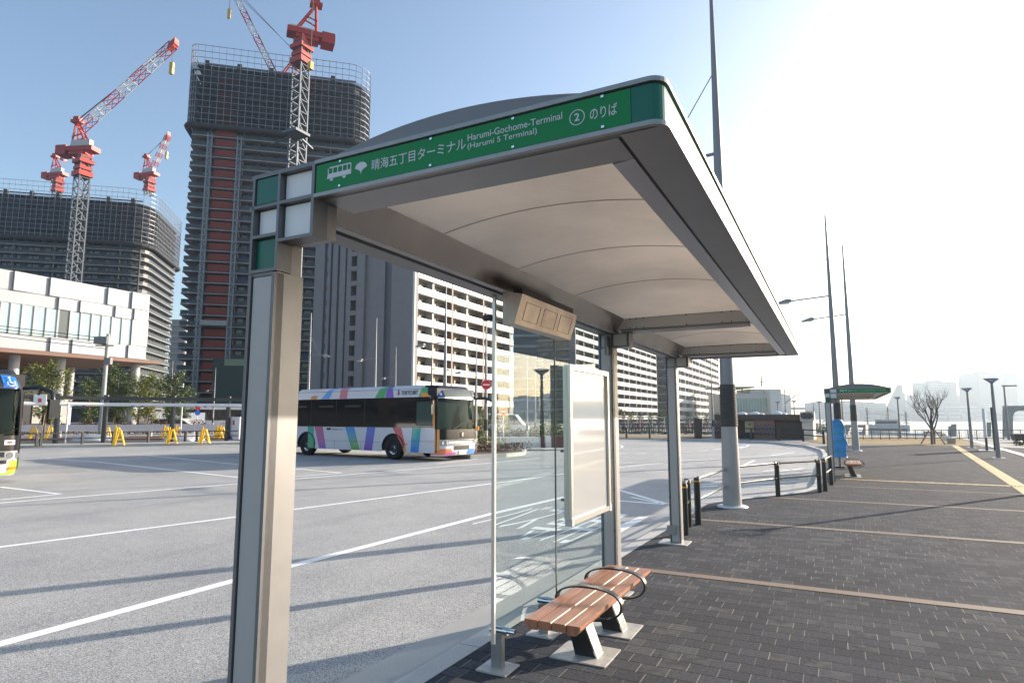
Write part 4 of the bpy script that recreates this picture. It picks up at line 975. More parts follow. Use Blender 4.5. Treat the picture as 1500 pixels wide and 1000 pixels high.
# ---------------------------------------------------------------- terminal, portal frame, skyline
PW = mat('terminal_white', (.45, .45, .44), .7, var=.05, vs_=.2); PG = mat('terminal_glass', (.10, .26, .23), .1, spec=.9, var=.2, vs_=.3)
D = 290.; a, b = AD(1060, 610, D), AD(1126, 610, D); u = Vector((b.x - a.x, b.y - a.y, 0)); L = u.length; rz = math.atan2(u.y, u.x)
tm = thing('ferry_terminal', 'pale terminal building with a green glazed upper storey and flat oversailing roof', 'building', (a.x, a.y, 0), rz)
zz = lambda y: AD(1090, y, D).z
MB().box((0, 0, 0), (L, 22, zz(576))).build('wall', PW, tm)
MB().box((L * .22, -.6, zz(602)), (L * .98, 0, zz(583))).build('curtain_wall', PG, tm)
m = MB()
for i in range(13): m.box((L * (.22 + .76 * i / 12) - .1, -.8, zz(603)), (L * (.22 + .76 * i / 12) + .1, -.6, zz(583)))
m.build('mullion', PW, tm, kind='stuff')
MB().box((-2, -2, zz(568)), (L * .68, 20, zz(566))).build('roof', GREYD, tm); MB().box((L * .65, 2, zz(576)), (L * 1.02, 20, zz(569))).build('upper_storey', PW, tm)
MB().box((L * .98, -4, 0), (L * 1.22, 24, zz(570))).build('side_block', mat('terminal_sunlit_side', (.60, .59, .57), .7), tm)  # lighter wall colour stands for the sun on this side
m = MB()
for x in (.1, .3, .5): m.box((L * x, 4, zz(576)), (L * x + .5, 4.5, zz(568)))
m.build('roof_post', GREYD, tm)
# skyline across the bay
SKY = [(1142, 1157, 578, 900, 10), (1196, 1214, 589, 1000, 8), (1229, 1262, 588, 1050, 8), (1262, 1296, 590, 1100, 8), (1327, 1350, 586, 1200, 9), (1349, 1362, 577, 1150, 12), (1361, 1401, 559, 1050, 22),
       (1402, 1414, 580, 1200, 12), (1426, 1433, 585, 1150, 10), (1433, 1472, 546, 1000, 26), (1488, 1530, 545, 1000, 26), (1380, 1430, 592, 1000, 6)]
NAMES = ['slim hazy block right of the terminal', 'hazy block just left of the far shelter', 'hazy low block seen under the far shelter roof', 'second hazy low block seen under the far shelter roof', 'small hazy block left of the bare tree',
         'narrow hazy block adjoining the flat-topped tower', 'wide flat-topped hazy tower behind the bare tree', 'low hazy block right of the flat-topped tower', 'small hazy block left of the tallest tower', 'tallest hazy tower behind the right-hand lamps', 'hazy tower cut by the right edge of the photo', 'low wide hazy hall between the two flat-topped towers']
for (x0, x1, yt, D, fl), nm in zip(SKY, NAMES):
    far_block('skyline_tower', nm, x0, x1, yt, D, (.20, .21, .22), floors=fl, group=None, depth=45)
for k_i, (x0, x1, yt, D, fl) in enumerate(((1560, 1600, 566, 1000, 20), (1640, 1700, 548, 1050, 24), (1740, 1790, 575, 1000, 14), (1830, 1900, 556, 1100, 22), (1960, 2040, 560, 1050, 20), (2140, 2240, 540, 1100, 26), (2330, 2450, 560, 1050, 20))):
    far_block('skyline_tower', 'one of the hazy blocks beyond the right edge, mirrored faintly in the glass screen', x0, x1, yt, D, (.20, .21, .22), 'building', 'hazy blocks beyond the right edge', floors=fl, depth=45)
D = 1000.; a = AD(1293, 611, D); P = [(1293, 600), (1298, 596), (1302, 588), (1307, 577), (1311, 569), (1314, 563.5), (1322, 563.5), (1322.5, 574), (1326, 576), (1326.5, 611), (1293, 611)]
pts = [AD(x, y, D) for x, y in P]; m = MB(); n = len(pts); back = Vector((ray(1310, 560).x, ray(1310, 560).y, 0)).normalized() * 50
pts = [Vector((p.x, p.y, max(p.z, -3))) for p in pts]
m.add(pts + [p + back for p in pts], [tuple(range(n)), tuple(range(n, 2 * n))[::-1]] + [(i, n + i, n + (i + 1) % n, (i + 1) % n) for i in range(n)])
solo('skyline_tower', m, mat('far_wall_200', (.20, .21, .22), .8), 'hazy tower with one long sloping side rising left of the bare tree', 'building')
# long elevated bridge and far quay
m = MB(); D = 850
a, b = AD(1150, 598, D), AD(1560, 603, D); m.bar((a.x, a.y, a.z), (b.x, b.y, b.z), 12, 3.5)
br = thing('viaduct', 'long hazy viaduct deck running low across the bay', 'bridge', (a.x, a.y, -3), world=True); m.build('deck', mat('far_concrete', (.30, .30, .31), .8), br)
for i in range(12):
    q = a.lerp(b, i / 11); MB().box((q.x - 3, q.y - 3, -3), (q.x + 3, q.y + 3, q.z)).build('pier', MATS['far_concrete'], br)
D = 780; m = MB()
a, b = AD(1150, 611, D), AD(1600, 611, D); u = (b - a); u.z = 0; sN = Vector((u.y, -u.x, 0)).normalized()
q = [a, b, b - sN * -400 if False else b + Vector((ray(1500, 600).x, ray(1500, 600).y, 0)).normalized() * 600, a + Vector((ray(1200, 600).x, ray(1200, 600).y, 0)).normalized() * 600]
struct('far_shore', MB().add([(p.x, p.y, -2.0) for p in q] + [(p.x, p.y, -3.2) for p in q], [(0, 1, 2, 3), (0, 4, 5, 1), (0, 3, 7, 4), (1, 5, 6, 2), (3, 2, 6, 7)]), FARG)
rnd = random.Random(5)
for i in range(16):
    x = 1215 + i * 19; w_ = rnd.uniform(9, 17)
    far_block('quay_shed', 'one of the low hazy sheds lined along the far quay', x, x + w_, rnd.uniform(598, 607), rnd.uniform(800, 900), (.26, .27, .28), 'shed', 'low hazy sheds along the far quay', floors=3, depth=20)
# concrete portal frame at the right edge, small quay blocks
PCN = mat('portal_concrete', (.34, .33, .31), .7, var=.1, vs_=.5)
D = 75.; A_ = lambda x, y: AD(x, y, D); dN = Vector((ray(1450, 600).x, ray(1450, 600).y, 0)).normalized()
def thick(pts, d=3.): 
    m = MB(); p = [A_(*q) for q in pts]; n = len(p); m.add(p + [q + dN * d for q in p], [tuple(range(n)), tuple(range(n, 2 * n))[::-1]] + [(i, n + i, n + (i + 1) % n, (i + 1) % n) for i in range(n)]); return m
gp = A_(1476, 646); gp.z = -.2
pf = thing('portal_frame', 'pale concrete portal frame standing on the quay at the right edge', 'gate structure', tuple(gp), world=True)
thick([(1469, 646), (1484, 646), (1484, 610), (1486, 604), (1493, 601), (1560, 601), (1560, 594), (1469, 594)]).build('frame', PCN, pf)
for x0, x1, y0, lb in ((1389, 1401, 621, 'squat grey concrete bollard house on the quay edge, right of the bare tree'), (1441, 1452, 618, 'squat grey concrete block on the quay behind the sign pillars')):
    D = 68.; b_ = thick([(x0, 644), (x1, 644), (x1, y0), (x0 + 4, y0), (x0 + 4, y0 + 3), (x0, y0 + 3)], 2.); solo('quay_block', b_, PCN, lb, 'quay block')
D = 70.
b_ = thick([(1296 - 60 + 0, 644), (1241, 644), (1241, 626), (1270 - 6, 626), (1264, 644), (1268, 644), (1268, 622), (1236, 622)], 2.)
solo('quay_block', b_, PCN, 'small grey quay frame seen under the far shelter', 'quay block')
# ================================================================ LIGHTING MASTS, LAMPS, SIGN POSTS
MASTP = mat('mast_paint', (.36, .345, .33), .5, .15, var=.04, vs_=4, bump=.04, bs=120); MASTU = mat('mast_upper', (.23, .23, .24), .45, .3)
GRIP = mat('ribbed_wrap', (.075, .07, .065), .7, var=.1, vs_=10)
def make_mast(label, loc, rz=0., hgt=10.3, grip=True, plate=True, sc=1.):
    t = thing('lighting_mast', label, 'light mast', tuple(loc), rz)
    f = lambda z: .165 - .0157 * z if z < 2.3 else .129 - .0112 * (z - 2.3)
    MB().tube([(0, 0, .02), (0, 0, 1.45)], [f(0), f(1.45)], 32).build('shaft', MASTP, t)
    MB().tube([(0, 0, 2.2), (0, 0, 6), (0, 0, hgt)], [f(2.2), f(6), .032], 24).build('upper_shaft', MASTU, t)
    if grip:
        P, R = [], []
        for i in range(27):
            z = 1.45 + .75 * i / 26
            for dz, dr in ((0, .006), (.009, .014), (.019, .014), (.0275, .006)): P.append((0, 0, z + dz)); R.append(f(z) + dr)
        MB().tube(P, R, 32, smooth=False).build('ribbed_band', GRIP, t)
    else: MB().tube([(0, 0, 1.45), (0, 0, 2.2)], [f(1.45), f(2.2)], 24).build('dark_band', GRIP, t)
    if plate: MB().lathe([(0, .03), (.24, .03), (.27, .015), (.27, 0)], n=36).build('base_flange', mat('white_flange', (.66, .66, .66), .5), t)
    za, L = 6.75, 1.55
    a = MB().tube([(0, 0, za), (-L, 0, za - .10)], .032, 10).build('arm', MASTU, t)
    m = MB(); m.extr([(-L + .04, .07), (-L - .14, .10), (-L - .62, -.06), (-L - .60, -.10), (-L + .04, -.04)], (0, -.11, za - .10), (1, 0, 0), (0, 0, 1), (0, .22, 0)); lh = m.build('lamp_head', MASTU, a)
    MB().box((-L - .56, -.08, za - .213), (-L - .04, .08, za - .155)).build('lens', mat('lamp_lens', (.6, .6, .58), .3), a)
    MB().tube([(0, 0, 8.45), (-L * .72, 0, za - .05)], .012, 8).build('stay_cable', MASTU, t)
    return t
mast1 = make_mast('thick tapered light mast standing on a white disc between the kerb rails', G(1073, 742))
K_ = 'tall tapered light masts along the terminal'; mast1['group'] = K_
dup(mast1, tuple(G(1231, 669)), 0, 'light mast rising behind the roof of the far shelter', K_)
dup(mast1, tuple(G(1254, 660)), rad(-12), 'third light mast, slimmest and farthest right of the far shelter post', K_)
# slimmer masts beyond the road: (px, top py, base distance)
def far_mast(px, ptop, D, label, rz=0., mirror=False):
    p = AD(px, 611, D); z = AD(px, ptop, D).z; m = dup(mast1, (p.x, p.y, 0), rz, label, K_, z / 10.3)
far_mast(651, 411, 26.5, 'tall light mast rising behind the roof of the striped bus')
far_mast(711.5, 445, 30, 'light mast carrying the larger no-entry disc beside the bus', rad(180))
far_mast(697, 490, 42, 'slim light mast seen between the bus mirror and the glass screen', rad(35))
far_mast(631.5, 485, 45, 'slim light mast in front of the brown and white balconies, lamp turned right', rad(175))
far_mast(578, 507, 60, 'short looking light mast in front of the blank grey end wall, nearest its middle')
far_mast(548, 463, 55, 'bare looking light mast in front of the dark grey recess behind the bus')
far_mast(450, 455, 50, 'light mast just right of the foreground shelter column, lamp turned right', rad(180))
far_mast(248, 527, 62, 'light mast in front of the red-shafted tower above the left walkway', rad(180))
far_mast(312, 538, 70, 'light mast low in front of the hoarding under the red-shafted tower')
far_mast(1044, 518, 47.5, 'light mast in front of the brown toilet block beside its tan door', rad(20))
far_mast(772, 520, 40, 'light mast with dark band seen through the left pane of the glass screen', rad(30))
far_mast(784, 528, 48, 'second slim light mast seen through the left pane of the glass screen', rad(30))
for px, pt, D in ((941, 596, 75), (911, 600, 80), (1016, 592, 78), (1030, 598, 85)):
    far_mast(px, pt, D, {941: 'thin light mast by the cycle park, left of the third shelter post', 911: 'thin light mast by the cycle park, just right of the middle shelter post', 1016: 'thin light mast by the cycle park, just right of the third shelter post', 1030: 'thin light mast by the cycle park near the brown block'}[px])
def make_lamp(label, loc, h=3.15):
    t = thing('street_lamp', label, 'street lamp', tuple(loc))
    MB().tube([(0, 0, 0), (0, 0, 1.2), (0, 0, h - .16)], [.085, .07, .045], 18).build('pole', MASTU, t)
    MB().obox((0, 0, .012), (.2, 0, 0), (0, .2, 0), (0, 0, .012)).build('base_plate', mat('white_flange', (.66, .66, .66), .5), t)
    m = MB(); m.lathe([(.045, h - .17), (.06, h - .14), (.235, h - .02), (.25, h)], n=22); hd = m.build('lamp_bowl', emis_free_glass('lamp_bowl_glass', (.72, .76, .78), 1.), t)
    m = MB(); m.lathe([(.25, h), (.262, h + .005), (.262, h + .03), (.245, h + .03), (.25, h)], n=22); m.build('rim', MASTU, hd)
    m = MB()
    for k in range(6):
        a = math.pi * k / 3; m.bar((.05 * math.cos(a), .05 * math.sin(a), h - .15), (.25 * math.cos(a), .25 * math.sin(a), h + .01), .016)
    m.build('rib', MASTU, hd); MB().lathe([(.0, h - .05), (.07, h - .06), (.06, h - .13), (.03, h - .16)], n=14).build('light_source', mat('lamp_lens', (.6, .6, .58), .3), hd)
    return t
LG = 'grey post-top lamps of the square'
lamp1 = make_lamp('nearest post-top lamp at the right, standing beside the tactile strip', G(1463, 671)); lamp1['group'] = LG
dup(lamp1, tuple(G(1424, 656)), 0, 'post-top lamp between the bare tree and the black sign pillars', LG)
dup(lamp1, tuple(G(1319, 642)), 0, 'post-top lamp by the quay railing, left of the bare tree', LG)
dup(lamp1, tuple(G(1236.5, 641)), 0, 'post-top lamp seen under the far shelter roof', LG)
dup(lamp1, (4.6, 18.5, 0), 0, 'post-top lamp just beyond the right edge whose shadow crosses the pavers', LG)
for px, D, lb in ((1164, 58, 'thin lamp behind the kiosk of the brown block'), (1140, 62, 'thin lamp above the white domes of the brown block'), (1201, 60, 'thin lamp behind the two fan vents')):
    p = AD(px, 611, D); dup(lamp1, (p.x, p.y, 0), 0, lb, LG)
# tall slim lamp at the promenade right
p = G(1478, 644); t = thing('street_lamp', 'slim dark promenade lamp with a flat arm in front of the concrete portal', 'street lamp', tuple(p))
MB().tube([(0, 0, 0), (0, 0, 3.9)], [.09, .05], 12).build('pole', MASTU, t); MB().box((-.12, -.1, 3.86), (.75, .1, 3.95)).build('lamp_head', MASTU, t)
# sign pillars
p = G(1457, 660); t = thing('sign_pillar', 'pair of thin black and white totem signs on a pale plate behind the nearest lamp', 'sign pillar', tuple(p), rad(-11))
MB().box((-.62, -.5, 0), (.25, .5, .02)).build('base_plate', mat('white_flange', (.66, .66, .66), .5), t)
MB().box((-.02, -.28, .02), (.10, .28, 2.1)).build('black_panel', BLACK, t); MB().box((-.34, -.2, .02), (-.24, .3, .62)).build('black_foot', BLACK, t)
MB().box((-.36, -.22, .62), (-.24, .32, 2.05)).build('white_panel', WHITEP, t)
# no-entry signs
REDS = mat('sign_red', (.72, .012, .02), .35); WHS = mat('sign_white', (.8, .8, .8), .4)
def no_entry(px, py, pb, D, r, label, pole=True):
    p = AD(px, py, D); d = Vector((p.x, p.y, 0)).normalized(); rz = math.atan2(d.y, d.x) - math.pi / 2
    t = thing('no_entry_sign', label, 'road sign', (p.x, p.y, 0 if pole else p.z), rz); z = p.z if pole else 0.
    y = -.13 if not pole else -.05
    MB().tube([(0, y, z), (0, y + .02, z)], r, 28).build('disc', WHS, t).name; MB().tube([(0, y - .006, z), (0, y, z)], r * .94, 28).build('red_face', REDS, t)
    MB().box((-r * .66, y - .010, z - r * .14), (r * .66, y - .006, z + r * .14)).build('white_bar', WHS, t)
    if pole: MB().tube([(0, 0, 0), (0, 0, z + r)], .035, 10).build('pole', WHITEP, t)
    else: MB().box((-.03, y, -.04), (.03, 0, .04)).build('bracket', ALUD, t)
    return t
no_entry(712.5, 563.5, 0, 29.5, .235, 'larger round red no-entry sign fixed to the mast beside the bus', False)
no_entry(737.5, 602.5, 0, 42, .26, 'smaller round red no-entry sign on its own thin post seen through the glass')
p = G(697.5, 664); t = thing('signal_post', 'thin white post with a small orange lamp standing at the planted island', 'sign post', tuple(p)); MB().tube([(0, 0, 0), (0, 0, 2.6)], .03, 10).build('pole', WHITEP, t); MB().tube([(.06, 0, 1.05), (.06, 0, 1.2)], .07, 10).build('orange_lamp', mat('orange_lamp', (.8, .3, .02), .4), t)
# ---------------------------------------------------------------- utility pole with wires
p = AD(149, 611, 47.); t = thing('utility_pole', 'concrete utility pole with transformer gear and wires in front of the white hall', 'utility pole', (p.x, p.y, 0))
hh = AD(153, 487, 47.).z
MB().tube([(0, 0, 0), (0, 0, hh)], [.19, .12], 14).build('pole', mat('pole_concrete', (.38, .37, .36), .7), t)
d = Vector((AD(60, 611, 47.) - AD(149, 611, 47.))); d.z = 0; d.normalize()
g = MB(); g.obox(d * .45 + Vector((0, 0, hh - .5)), d * .5, (0, 0, .28), Vector((-d.y, d.x, 0)) * .22); g.build('transformer', mat('gear_grey', (.20, .20, .20), .6), t)
g = MB(); g.obox(d * .2 + Vector((0, 0, hh - .9)), d * .7, (0, 0, .05), Vector((-d.y, d.x, 0)) * .05); g.build('cross_arm', MATS['gear_grey'], t)
g = MB(); g.obox(-d * .15 + Vector((0, 0, hh - 2.1)), d * .25, (0, 0, .25), Vector((-d.y, d.x, 0)) * .15); g.build('junction_box', MATS['gear_grey'], t)
for i, zz_ in enumerate((.35, .6, .85, 1.15)):
    MB().tube([Vector((0, 0, hh - zz_)) + d * 30 * k / 10 + Vector((0, 0, 4.6 * (k / 10) - .4 * math.sin(math.pi * k / 10))) for k in range(11)], .027, 5).build('wire', BLACK, t)
# ================================================================ BUSES
BW = mat('bus_white', (.62, .62, .66), .25, coat=.5, var=.015); BGL = mat('bus_dark_glass', (.012, .013, .014), .06, spec=.9, coat=.4); NAVY = mat('bus_navy', (.010, .012, .026), .4, spec=.3)
TYRE = mat('tyre_rubber', (.015, .015, .016), .8, bump=.2, bs=40); RIM = mat('wheel_rim', (.55, .55, .56), .25, .9)
def m_grad(name, c1, c2, z0, z1):
    q = NB(name); x, y, z = q.sep(q.tc.outputs['Object'])[:3]; q.color(q.mix(q.mr(z, z0, z1, 0, 1), c2 if False else c1, c2)); return q.set(Roughness=.25, Coat_Weight=.5)
def wheel(t, x, y, r=.48, sgn=-1):
    w_ = MB(); w_.lathe([(r * .56, 0), (r * .93, -.0), (r, .05), (r, .24), (r * .93, .28), (r * .56, .28)], (x, y if sgn < 0 else y - .28, r), 36, 'y')
    wh = w_.build('wheel', TYRE, t); yo = y + .02
    h = MB(); h.lathe([(.0, .0), (.09, 0), (.10, .05), (.17, .06), (.19, .10), (.245, .04), (.28, .03)], (x, yo, r), 30, 'y'); rm = h.build('rim', RIM, wh)
    b = MB()
    for k in range(10):
        a = 2 * math.pi * k / 10; b.obox((x + .215 * math.cos(a), yo + .062, r + .215 * math.sin(a)), (.022, 0, 0), (0, .01, 0), (0, 0, .022))
    b.build('rim_hole', DARK, rm); c = MB(); c.lathe([(.0, -.015), (.075, -.01), (.085, .02)], (x, yo, r), 18, 'y'); c.build('hub', BLACK, rm)
def body_profile(L, front):           # cross-section (y,z) of the body
    return [(-1.25, .33), (1.25, .33), (1.25, 2.62), (1.17, 2.9), (1.02, 3.02), (-1.02, 3.02), (-1.17, 2.9), (-1.25, 2.62)]
_fw = G(575, 673, RZ); _rw = G(441, 666, RZ); _d = (_fw - _rw); _d.z = 0; _d.normalize()
FXV = (AP(637, 640, _fw, Vector((-_d.y, _d.x, 0))) - Vector((_fw.x, _fw.y, 0))).dot(_d) + .40
LB = 10.8; FX = FXV                  # x = 0 at the front axle, front at +FX
def make_bus(label, loc, rz, sgn=-1):
    t = thing('city_bus', label, 'bus', tuple(loc), rz)
    xr, xf = FX - LB, FX
    # lower body with wheel arches (cut as polygons), side skins are plates over a core
    core = MB(); core.box((xr, -1.2, .36), (xf - .35, 1.2, 2.9)); core.build('underbody', DARK, t)
    # front: bulged shell built as grid over the width
    def shell(z):                      # forward reach at height z
        if z < .9: return xf - .02 - .25 * (max(0, .45 - z) / .45) ** 1.5
        if z < 2.45: return xf - .02 - .10 * ((z - .9) / 1.55) ** 1.6
        return xf - .12 - .42 * ((z - 2.45) / .62) ** 1.7
    def fr(a, b, z0, z1, out=0.):
        y = -1.25 + 2.5 * a; z = z0 + (z1 - z0) * b; s = abs(2 * a - 1); x = shell(z) - .10 * s ** 2 - .42 * max(0, (s - .72) / .28) ** 2.6 * 1.0 + out
        return (x, y * (1 if z < 2.62 else 1 - .06 * (z - 2.62) / .4), z)
    def fpanel(nm, mm, a0, a1, z0, z1, out, lab=None, nv=10, th=.0):
        m = MB(); m.grid(lambda a, b: fr(a0 + (a1 - a0) * a, b, z0, z1, out), 26, nv); return m.build(nm, mm, t, label=lab)
    fpanel('front_bumper', BW, 0, 1, .22, .80, .0)
    fpanel('front_panel', mat('gloss_black', (.010, .010, .011), .35, coat=.08, spec=.3), .0, 1., .80, 1.26, .003)
    ws = emis_free_glass('windscreen', (.34, .45, .43), .22)
    fpanel('windscreen', ws, .04, .96, 1.26, 2.50, -.006); fpanel('destination_panel', mat('destination_glass', (.10, .12, .11), .15, spec=.4), .14, .86, 2.545, 2.86, .006)
    fpanel('front_roof', NAVY, 0, 1, 2.50, 3.03, -.002)
    m = MB(); m.grid(lambda a, b: fr(a, b, 2.50, 2.545, .006), 26, 1); m.build('windscreen_trim', RIM, t)
    m = MB()
    for a0, a1 in ((0, .045), (.955, 1)): m.grid(lambda a, b: fr(a0 + (a1 - a0) * a, b, 1.24, 2.52, .004), 3, 8)
    m.build('screen_pillar', BLACK, t)
    # dashboard, driver seat shapes behind glass
    m = MB(); m.box((xf - .9, -1.1, 1.0), (xf - .35, 1.1, 1.32)); m.box((xf - 1.6, -.75, 1.0), (xf - 1.45, -.25, 2.0)); m.tube([(xf - .85, -.5 + .2 * math.cos(a), 1.45 + .2 * math.sin(a)) for a in [2 * math.pi * k / 16 for k in range(16)]], .02, 6, closed=True); m.build('cab_interior', mat('interior_dark', (.05, .055, .06), .7), t)
    for y in (-.55, .62):
        m = MB(); m.bar(Vector(fr((y + 1.25) / 2.5, 0, 1.27, 1.3, .02)), Vector(fr((y + .55 + 1.25) / 2.5, .9, 1.27, 1.5, .02)), .02); m.build('wiper', BLACK, t)
    # chrome grille, lamps, number plate
    m = MB(); m.grid(lambda a, b: fr(.16 + .68 * a, b, .62, .70, .02), 20, 2); m.grid(lambda a, b: fr(.10 + .8 * a, b, .83, .86, .02), 20, 1); m.build('chrome_bar', CHROME, t)
    MB().grid(lambda a, b: fr(.30 + .4 * a, b, .44, .60, .008), 10, 2).build('lower_grille', BLACK, t)
    m = MB(); m.obox(Vector(fr(.5, .5, .9, 1.2, .03)), (.01, 0, 0), (0, .05, 0), (0, 0, .08)); m.build('badge', CHROME, t)
    for a0 in (.03, .81):
        hl = MB(); hl.grid(lambda a, b: fr(a0 + .16 * a, b, .62, .86, .012), 8, 4); h = hl.build('headlight', mat('headlight_glass', (.35, .36, .37), .08, coat=.8), t)
        m = MB()
        for k in (.3, .72):
            c = Vector(fr(a0 + .16 * k, .5, .62, .86, .02)); m.tube([c, c + Vector((.012, 0, 0))], .075, 14)
        m.build('lens', CHROME, h)
    for a0 in (.03, .85): MB().grid(lambda a, b: fr(a0 + .12 * a, b, .36, .44, .012), 5, 1).build('indicator', mat('amber_lens', (.85, .20, .02), .25), t)
    c = Vector(fr(.5, .5, .26, .42, .02)); MB().obox(c, (.01, 0, 0), (0, .17, 0), (0, 0, .08)).build('number_plate', mat('plate_green_white', (.62, .66, .55), .5), t)
    BL = mat('access_blue', (.015, .16, .62), .4)
    for a0 in (.035, .895):
        m = MB(); m.grid(lambda a, b: fr(a0 + .07 * a, b, 2.58, 2.84, .010), 3, 3); m.build('access_sign', BL, t)
        c = Vector(fr(a0 + .035, .5, 2.58, 2.84, .022)); w_ = MB()
        w_.tube([c + Vector((.03 - .6 * (-.025 + .055 * math.sin(a)), .055 * math.cos(a) * 1, -.025 + .055 * math.sin(a))) for a in [rad(q) for q in range(-170, 60, 15)]], .009, 5); w_.bar(c + Vector((0, -.01, .03)), c + Vector((0, .0, -.03)), .014); w_.bar(c + Vector((0, 0, -.03)), c + Vector((0, .05, -.035)), .014); w_.bar(c + Vector((0, .05, -.035)), c + Vector((0, .07, -.075)), .014); w_.lathe([(0, .075), (.018, .06), (.0, .04)], c + Vector((0, -.012, 0)), 8); w_.build('wheelchair_symbol', WHS, t)
    # side skins (y = sgn*1.25): white skirt with arches, black glass band, white roof fairing
    for s in (-1, 1):
        y0, y1 = s * 1.2, s * 1.25
        pol = [(xr, .33)]
        for xc in (-5.55, 0.):
            pol += [(xc - .62, .33)] + [(xc - .62 * math.cos(a), .50 + .56 * math.sin(a)) for a in [rad(q) for q in range(0, 181, 12)]] + [(xc + .62, .33)]
        pol += [(xf - .40, .33), (xf - .40, 1.32), (xr, 1.32)]
        # triangulate-safe: build as vertical slices
        m = MB(); xs = sorted(set([xr, xf - .40] + [xr + .25 * i for i in range(int((LB - .4) / .25) + 1)] + [xc + .62 * math.cos(rad(q)) for xc in (-5.55, 0) for q in range(0, 181, 10)]))
        def low(x):
            for xc in (-5.55, 0.):
                if abs(x - xc) < .6199: return .50 + .56 * math.sqrt(1 - ((x - xc) / .62) ** 2)
            return .33
        for i in range(len(xs) - 1):
            a, b = xs[i], xs[i + 1]; za, zb = low(a + 1e-4), low(b - 1e-4)
            m.quad((a, y1, za), (b, y1, zb), (b, y1, 1.32), (a, y1, 1.32)) if s < 0 else m.quad((b, y1, zb), (a, y1, za), (a, y1, 1.32), (b, y1, 1.32))
        sk = m.build('side_skirt', BW, t)
        g = MB(); g.box((xr + .02, y0, 1.32), (xf - .42, y1 - s * .004, 2.56)); gb = g.build('window_band', BGL, t)
        m = MB()
        for x in (-7.1, -5.3, -3.55, -1.75): m.box((x, y1 - s * .003, 1.36), (x + .03, y1 + s * .001, 2.5))
        for x in (-6.6, -4.75, -3.0): m.box((x, y1 - s * .003, 2.18), (x + 1.0, y1 + s * .003, 2.28))
        m.build('window_frame', BLACK, gb)
        f = MB(); xn = xf - .80
        for (ya_, za_, yb_, zb_) in ((1.25, 2.56, 1.19, 2.95), (1.19, 2.95, 1.02, 3.05)):
            f.quad((-6.3, s * ya_, za_), (xn if za_ < 2.7 else xn - .18, s * ya_, za_), (xn - .18 if za_ < 2.7 else xn - .45, s * yb_, zb_), (-6.3, s * yb_, zb_))
        f.build('roof_fairing', BW, t)
        f = MB(); f.quad((xn, s * 1.25, 2.56), (xf - .40, s * 1.25, 2.50), (xf - .55, s * 1.19, 2.84), (xn - .18, s * 1.21, 2.80)); f.quad((xn - .18, s * 1.21, 2.80), (xf - .55, s * 1.19, 2.84), (xf - .8, s * 1.02, 3.03), (xn - .45, s * 1.02, 3.03)); f.build('roof_nose', NAVY, t)
        f = MB(); f.quad((xr, s * 1.25, 2.56), (-6.3, s * 1.25, 2.56), (-6.3, s * 1.15, 2.86), (xr, s * 1.15, 2.86)); f.build('rear_roof_side', NAVY, t)
    m = MB(); m.quad((-6.3, -1.02, 3.03), (xf - .75, -1.02, 3.03), (xf - .75, 1.02, 3.03), (-6.3, 1.02, 3.03)); m.quad((xr, -1.15, 2.86), (-6.3, -1.15, 2.86), (-6.3, 1.15, 2.86), (xr, 1.15, 2.86)); m.quad((-6.3, -1.15, 2.86), (-6.0, -1.02, 3.03), (-6.0, 1.02, 3.03), (-6.3, 1.15, 2.86)); m.build('roof', BW, t)
    for xc in (-5.55, 0.):
        wheel(t, xc, -1.24); m = MB()
        m.tube([(xc - .61 * math.cos(a), -1.252, .50 + .56 * math.sin(a)) for a in [rad(q) for q in range(0, 181, 10)]], .03, 6); m.build('arch_trim', BLACK, t)
        w2 = MB(); w2.lathe([(.2, 0), (.45, 0), (.48, .05), (.48, .24), (.45, .28), (.2, .28)], (xc, .95, .48), 24, 'y'); w2.build('wheel', TYRE, t)
    # mirrors
    for s in (1, -1):
        m = MB()
        if s > 0: m.tube([(xf - .25, 1.15, 2.52), (xf + .15, 1.35, 2.56), (xf + .42, 1.55, 2.42), (xf + .45, 1.58, 2.2)], [.05, .06, .06, .05], 10); m.box((xf + .36, 1.48, 1.72), (xf + .50, 1.72, 2.22)); m.tube([(xf + .2, 1.38, 2.5), (xf + .25, 1.3, 2.35)], .03, 8)
        else: m.tube([(xf - .5, -1.24, 2.45), (xf - .42, -1.38, 2.4), (xf - .40, -1.40, 2.1)], .03, 8); m.box((xf - .46, -1.5, 1.85), (xf - .38, -1.32, 2.25))
        m.build('mirror', BLACK, t)
    return t, fr
fw = G(575, 673, RZ); rw = G(441, 666, RZ); dirv = (fw - rw); dirv.z = 0; rzb = math.atan2(dirv.y, dirv.x)
side = Vector((-math.sin(rzb), math.cos(rzb), 0))
bus1, fr1 = make_bus('white city bus with rainbow side stripes parked beyond the lanes, front turned to the right', Vector((fw.x, fw.y, RZ)) + side * 1.24, rzb)
bus2 = copy_tree(bus1)
